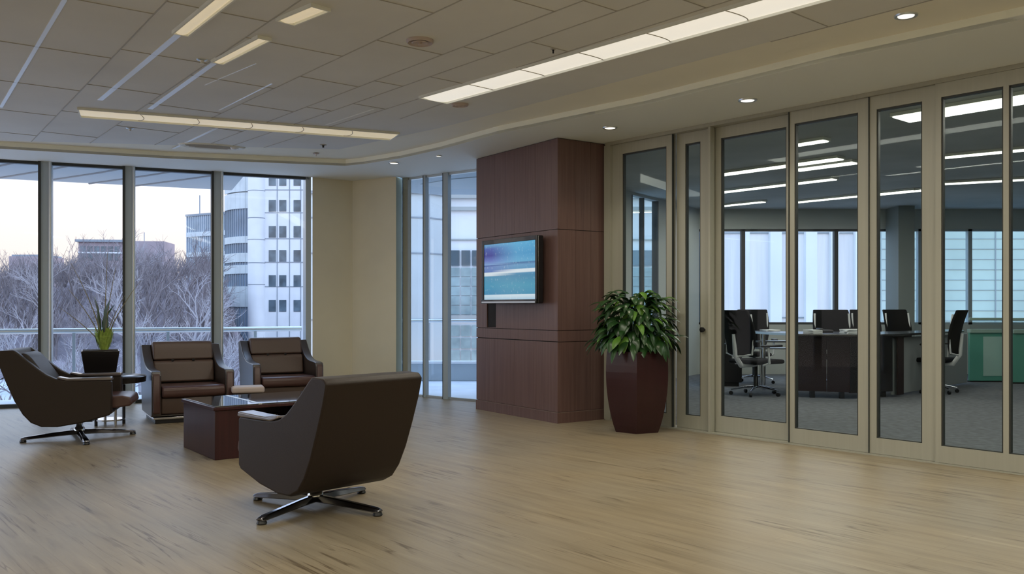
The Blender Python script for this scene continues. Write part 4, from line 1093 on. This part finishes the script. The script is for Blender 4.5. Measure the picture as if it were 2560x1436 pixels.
# white tower (right of the fourth window post): glazed curved wing, round pier, white slab
T = 118.0
def tx(px, Y=T): return (px-CX)/F*Y
def tz(py, Y=T): return EYE-(py-HY)/F*Y
tw = bld('office_tower', 'tall white office tower with a round corner pier, behind the rightmost window', (tx(655), T, 0))
w_ = tx(775)-tx(655)
rows = [tz(y) for y in (455, 511, 578, 640, 700, 762)]
cols = [tx(p)-tx(655) for p in (681, 708, 733, 743)]
facade(tw, w_, 12, -7, 31, M['conc2'], [tz(y) for y in (450, 515, 580, 640, 703, 765)], [tx(p)-tx(655) for p in (681, 707, 743)], M['bwin'], .95, 1.55, joints=[tz(y) for y in (475, 532, 597, 656, 717)])
mb = MB()
for p in (693, 724, 752): mb.box(tx(p)-tx(655)-.05, tx(p)-tx(655)+.05, -.06, 0, -7, 31)
mb.build('vertical_joint', M['joint'], tw)
MB().lathe([(1.15, -7), (1.15, 31)], 32, Matrix.Translation((-.75, .1, 0))).build('round_pier', M['conc2'], tw, smooth=True)
mb = MB()
for y in (478, 546, 600, 658, 712): mb.lathe([(1.17, tz(y)-.05), (1.17, tz(y)+.05)], 32, Matrix.Translation((-.75, .1, 0)))
mb.build('pier_joint', M['joint'], tw)
# glazed wing: faceted curve receding to the left
gw = MB(); bands = MB(); mul = MB(); pa_ = []
for k in range(7):
    a = k/6; pa_.append(Vector((-1.6-4.6*a, .6+3.5*a*a)))
for p_, q_ in zip(pa_[:-1], pa_[1:]):
    d = p_-q_; ang = math.atan2(d.y, d.x); Mx = frame_M(q_, ang); Ls = d.length
    gw.box(0, Ls, 0, 6, -7, tz(515), Mx)
    for (ya, yb) in ((440, 477), (480, 520), (590, 607), (632, 655), (662, 684), (716, 768)):
        bands.box(0, Ls, -.18, 0, tz(yb), tz(ya), Mx)
    mul.box(-.04, .04, -.12, 0, -7, tz(515), Mx); mul.box(Ls/2-.03, Ls/2+.03, -.12, 0, -7, tz(515), Mx)
    bands.box(0, Ls, .2, 6, tz(515), 31, Mx)
gw.build('curved_glazing', M['bglass'], tw); bands.build('spandrel', M['conc'], tw); mul.build('mullion', M['joint'], tw)
# blue glazed block further left
Y2 = 150.0
gb = bld('glazed_block', 'blue-grey glazed office block behind the bare trees in the third window bay', (tx(424, Y2), Y2+8, 0), math.radians(-30))
Wg = 13.0; zt, zb = tz(530, Y2), -6
MB().box(0, Wg, 0, 10, zb, zt).build('wall', M['bglass'], gb)
MB().box(-.2, Wg+.2, -.2, 10, zt, zt+.35).build('roof_edge', M['joint'], gb)
mb = MB()
for i in range(27): mb.box(i*.5-.05, i*.5+.05, -.12, 0, zb, zt)
mb.build('mullion', M['conc'], gb)
mb = MB()
for i in range(7): mb.box(0, Wg, -.2, 0, zt-3.6*i-3.7, zt-3.6*i-2.9)
mb.build('spandrel', M['conc'], gb)
MB().tube([(1.0, 2, zt), (1.0, 2, zt+4)], .09, 6).build('antenna', M['joint'], gb)
# low brick and glass building
Y3 = 170.0
lb = bld('low_wide_building', 'low wide brick and glass building on the hilltop in the second window bay', (tx(196, Y3), Y3, 0), math.radians(8))
w3 = tx(400, Y3)-tx(196, Y3)
zt = tz(605, Y3)
MB().box(0, w3*.55, 0, 9, 0, zt).build('wall', M['brick'], lb)
MB().box(w3*.55, w3, .5, 9, 0, zt+.3).build('wall', M['brick'], lb)
MB().box(-.5, w3*.6, -.5, 9.2, zt, zt+.45).build('roof_edge', M['joint'], lb)
mb = MB()
for i in range(6): mb.box(.4+i*1.25, 1.35+i*1.25, -.08, 0, zt-3.6, zt-.8)
mb.build('window', M['bwin'], lb)
mb = MB(); mb.box(0, w3*.55, -.1, -.02, zt-2.2, zt-1.9); mb.build('white_band', M['conc2'], lb)
MB().tube([(w3*.72, 3, zt), (w3*.72, 3, zt+2.2)], .08, 6).build('antenna', M['joint'], lb)
# far silhouette
Y4 = 185.0
fb = bld('distant_building', 'plain distant building on the hill in the leftmost window bay', (tx(22, Y4), Y4, 0))
MB().box(0, tx(112, Y4)-tx(22, Y4), 0, 8, 0, tz(641, Y4)).build('wall', M['brick'], fb)
MB().box(.6, tx(112, Y4)-tx(22, Y4)-.5, 0, 8, tz(641, Y4), tz(637, Y4)).build('parapet', M['joint'], fb)

# adjoining wing seen through the bay glazing: pale curved concrete, then gridded windows
Ya = 18.5
aw = bld('adjoining_wing', 'pale concrete wing close by, seen through the narrow glazing beside the pillar', (-4.25, Ya, 0))
wl, wj = MB(), MB()
seq = [Vector((0, 0)), Vector((1.2, -.15)), Vector((1.95, -.15)), Vector((2.5, .05)), Vector((2.86, .5))]
for p_, q_ in zip(seq[:-1], seq[1:]):
    d = q_-p_; Mx = frame_M(p_, math.atan2(d.y, d.x))
    wl.box(0, d.length, 0, 3, -7, 3.62, Mx); wj.box(-.012, .012, -.015, 0, -7, 3.6, Mx)
    for z in (.95, 2.35, 3.1): wj.box(0, d.length, -.015, 0, z-.014, z+.014, Mx)
    wj.box(0, d.length, -.06, 0, 3.60, 3.66, Mx)
wl.build('curved_wall', M['conc'], aw); wj.build('joint', M['joint'], aw)
X1 = 2.86
MB().box(X1, 7.6, .5, 3.5, -7, 3.62).build('wall', M['conc2'], aw)
mb, mb2, mb3 = MB(), MB(), MB()
for i in range(20):
    x = X1+.06+i*.23
    mb.box(x+.01, x+.20, .46, .5, 2.11, 2.44)
    for j in range(5): mb3.box(x, x+.205, .47, .5, 1.06+j*.205, 1.245+j*.205)
    for j in range(3): mb3.box(x, x+.205, .47, .5, .05+j*.27, .28+j*.27)
mb.build('window', M['bwin'], aw); mb3.build('window', plain('pale_teal_pane', (.30, .40, .42), .15, coat=.3, noise_amt=.3, nscale=3), aw)
mb2.box(X1, 7.6, .40, .5, .94, 1.04).box(X1, 7.6, .43, .5, 3.30, 3.38).box(X1, 7.6, .40, .5, 3.56, 3.64).box(X1, 7.6, .46, .5, 2.66, 2.69)
mb2.build('string_course', plain('grey_band', (.36, .39, .39), .7), aw)
pr = thing('terrace_parapet', 'low grey-blue parapet wall on the terrace outside the bay glazing', 'parapet', (-3.4, 15.2, -.06), 0)
MB().box(0, 5.8, 0, .2, 0, .30).build('wall', M['mull'], pr, bevel=.01)
MB().box(-.03, 5.83, -.03, .23, .30, .34).build('coping', M['conc2'], pr)
MB().box(.1, 5.7, .08, .092, .342, 1.0).build('glass_panel', M['glass'], pr)
for x in (.1, 1.5, 2.9, 4.3, 5.66): MB().box(x, x+.04, .05, .12, .341, 1.02).build('post', M['mull'], pr)
MB().tube([(.05, .086, 1.04), (5.75, .086, 1.04)], .03, 8).build('handrail', M['steel'], pr, smooth=True)
# opposite wing seen through the office windows
Yo = 26.0
ow = bld('opposite_wing', 'pale ribbed building facade filling the far office windows', (3.2, Yo, 0))
MB().box(0, 7.6, 0, 4, -7, 9).build('wall', M['rib'], ow)
MB().box(7.6, 20, -.3, 4, -7, 9).build('wall', plain('teal_grey_cladding', (.46, .56, .56), .7, noise_amt=.1, nscale=.8), ow)
mb = MB(); rn = random.Random(5); x = .3
while x < 7.3:
    w = rn.uniform(.12, .35); mb.box(x, x+w, -.22, 0, -7, 9); x += w+rn.uniform(.35, .9)
mb.build('rib', M['conc2'], ow)
mb = MB()
for z in (-1.6, .9, 3.4, 5.9): mb.box(0, 7.6, -.03, 0, z-.02, z+.02)
for i in range(26): mb.box(7.6, 20, -.315, -.3, -2.5+.3*i, -2.485+.3*i)
for x in (9.1, 10.9, 12.2, 14.4): mb.box(x, x+.03, -.32, -.3, -7, 9)
mb.build('joint', M['joint'], ow)
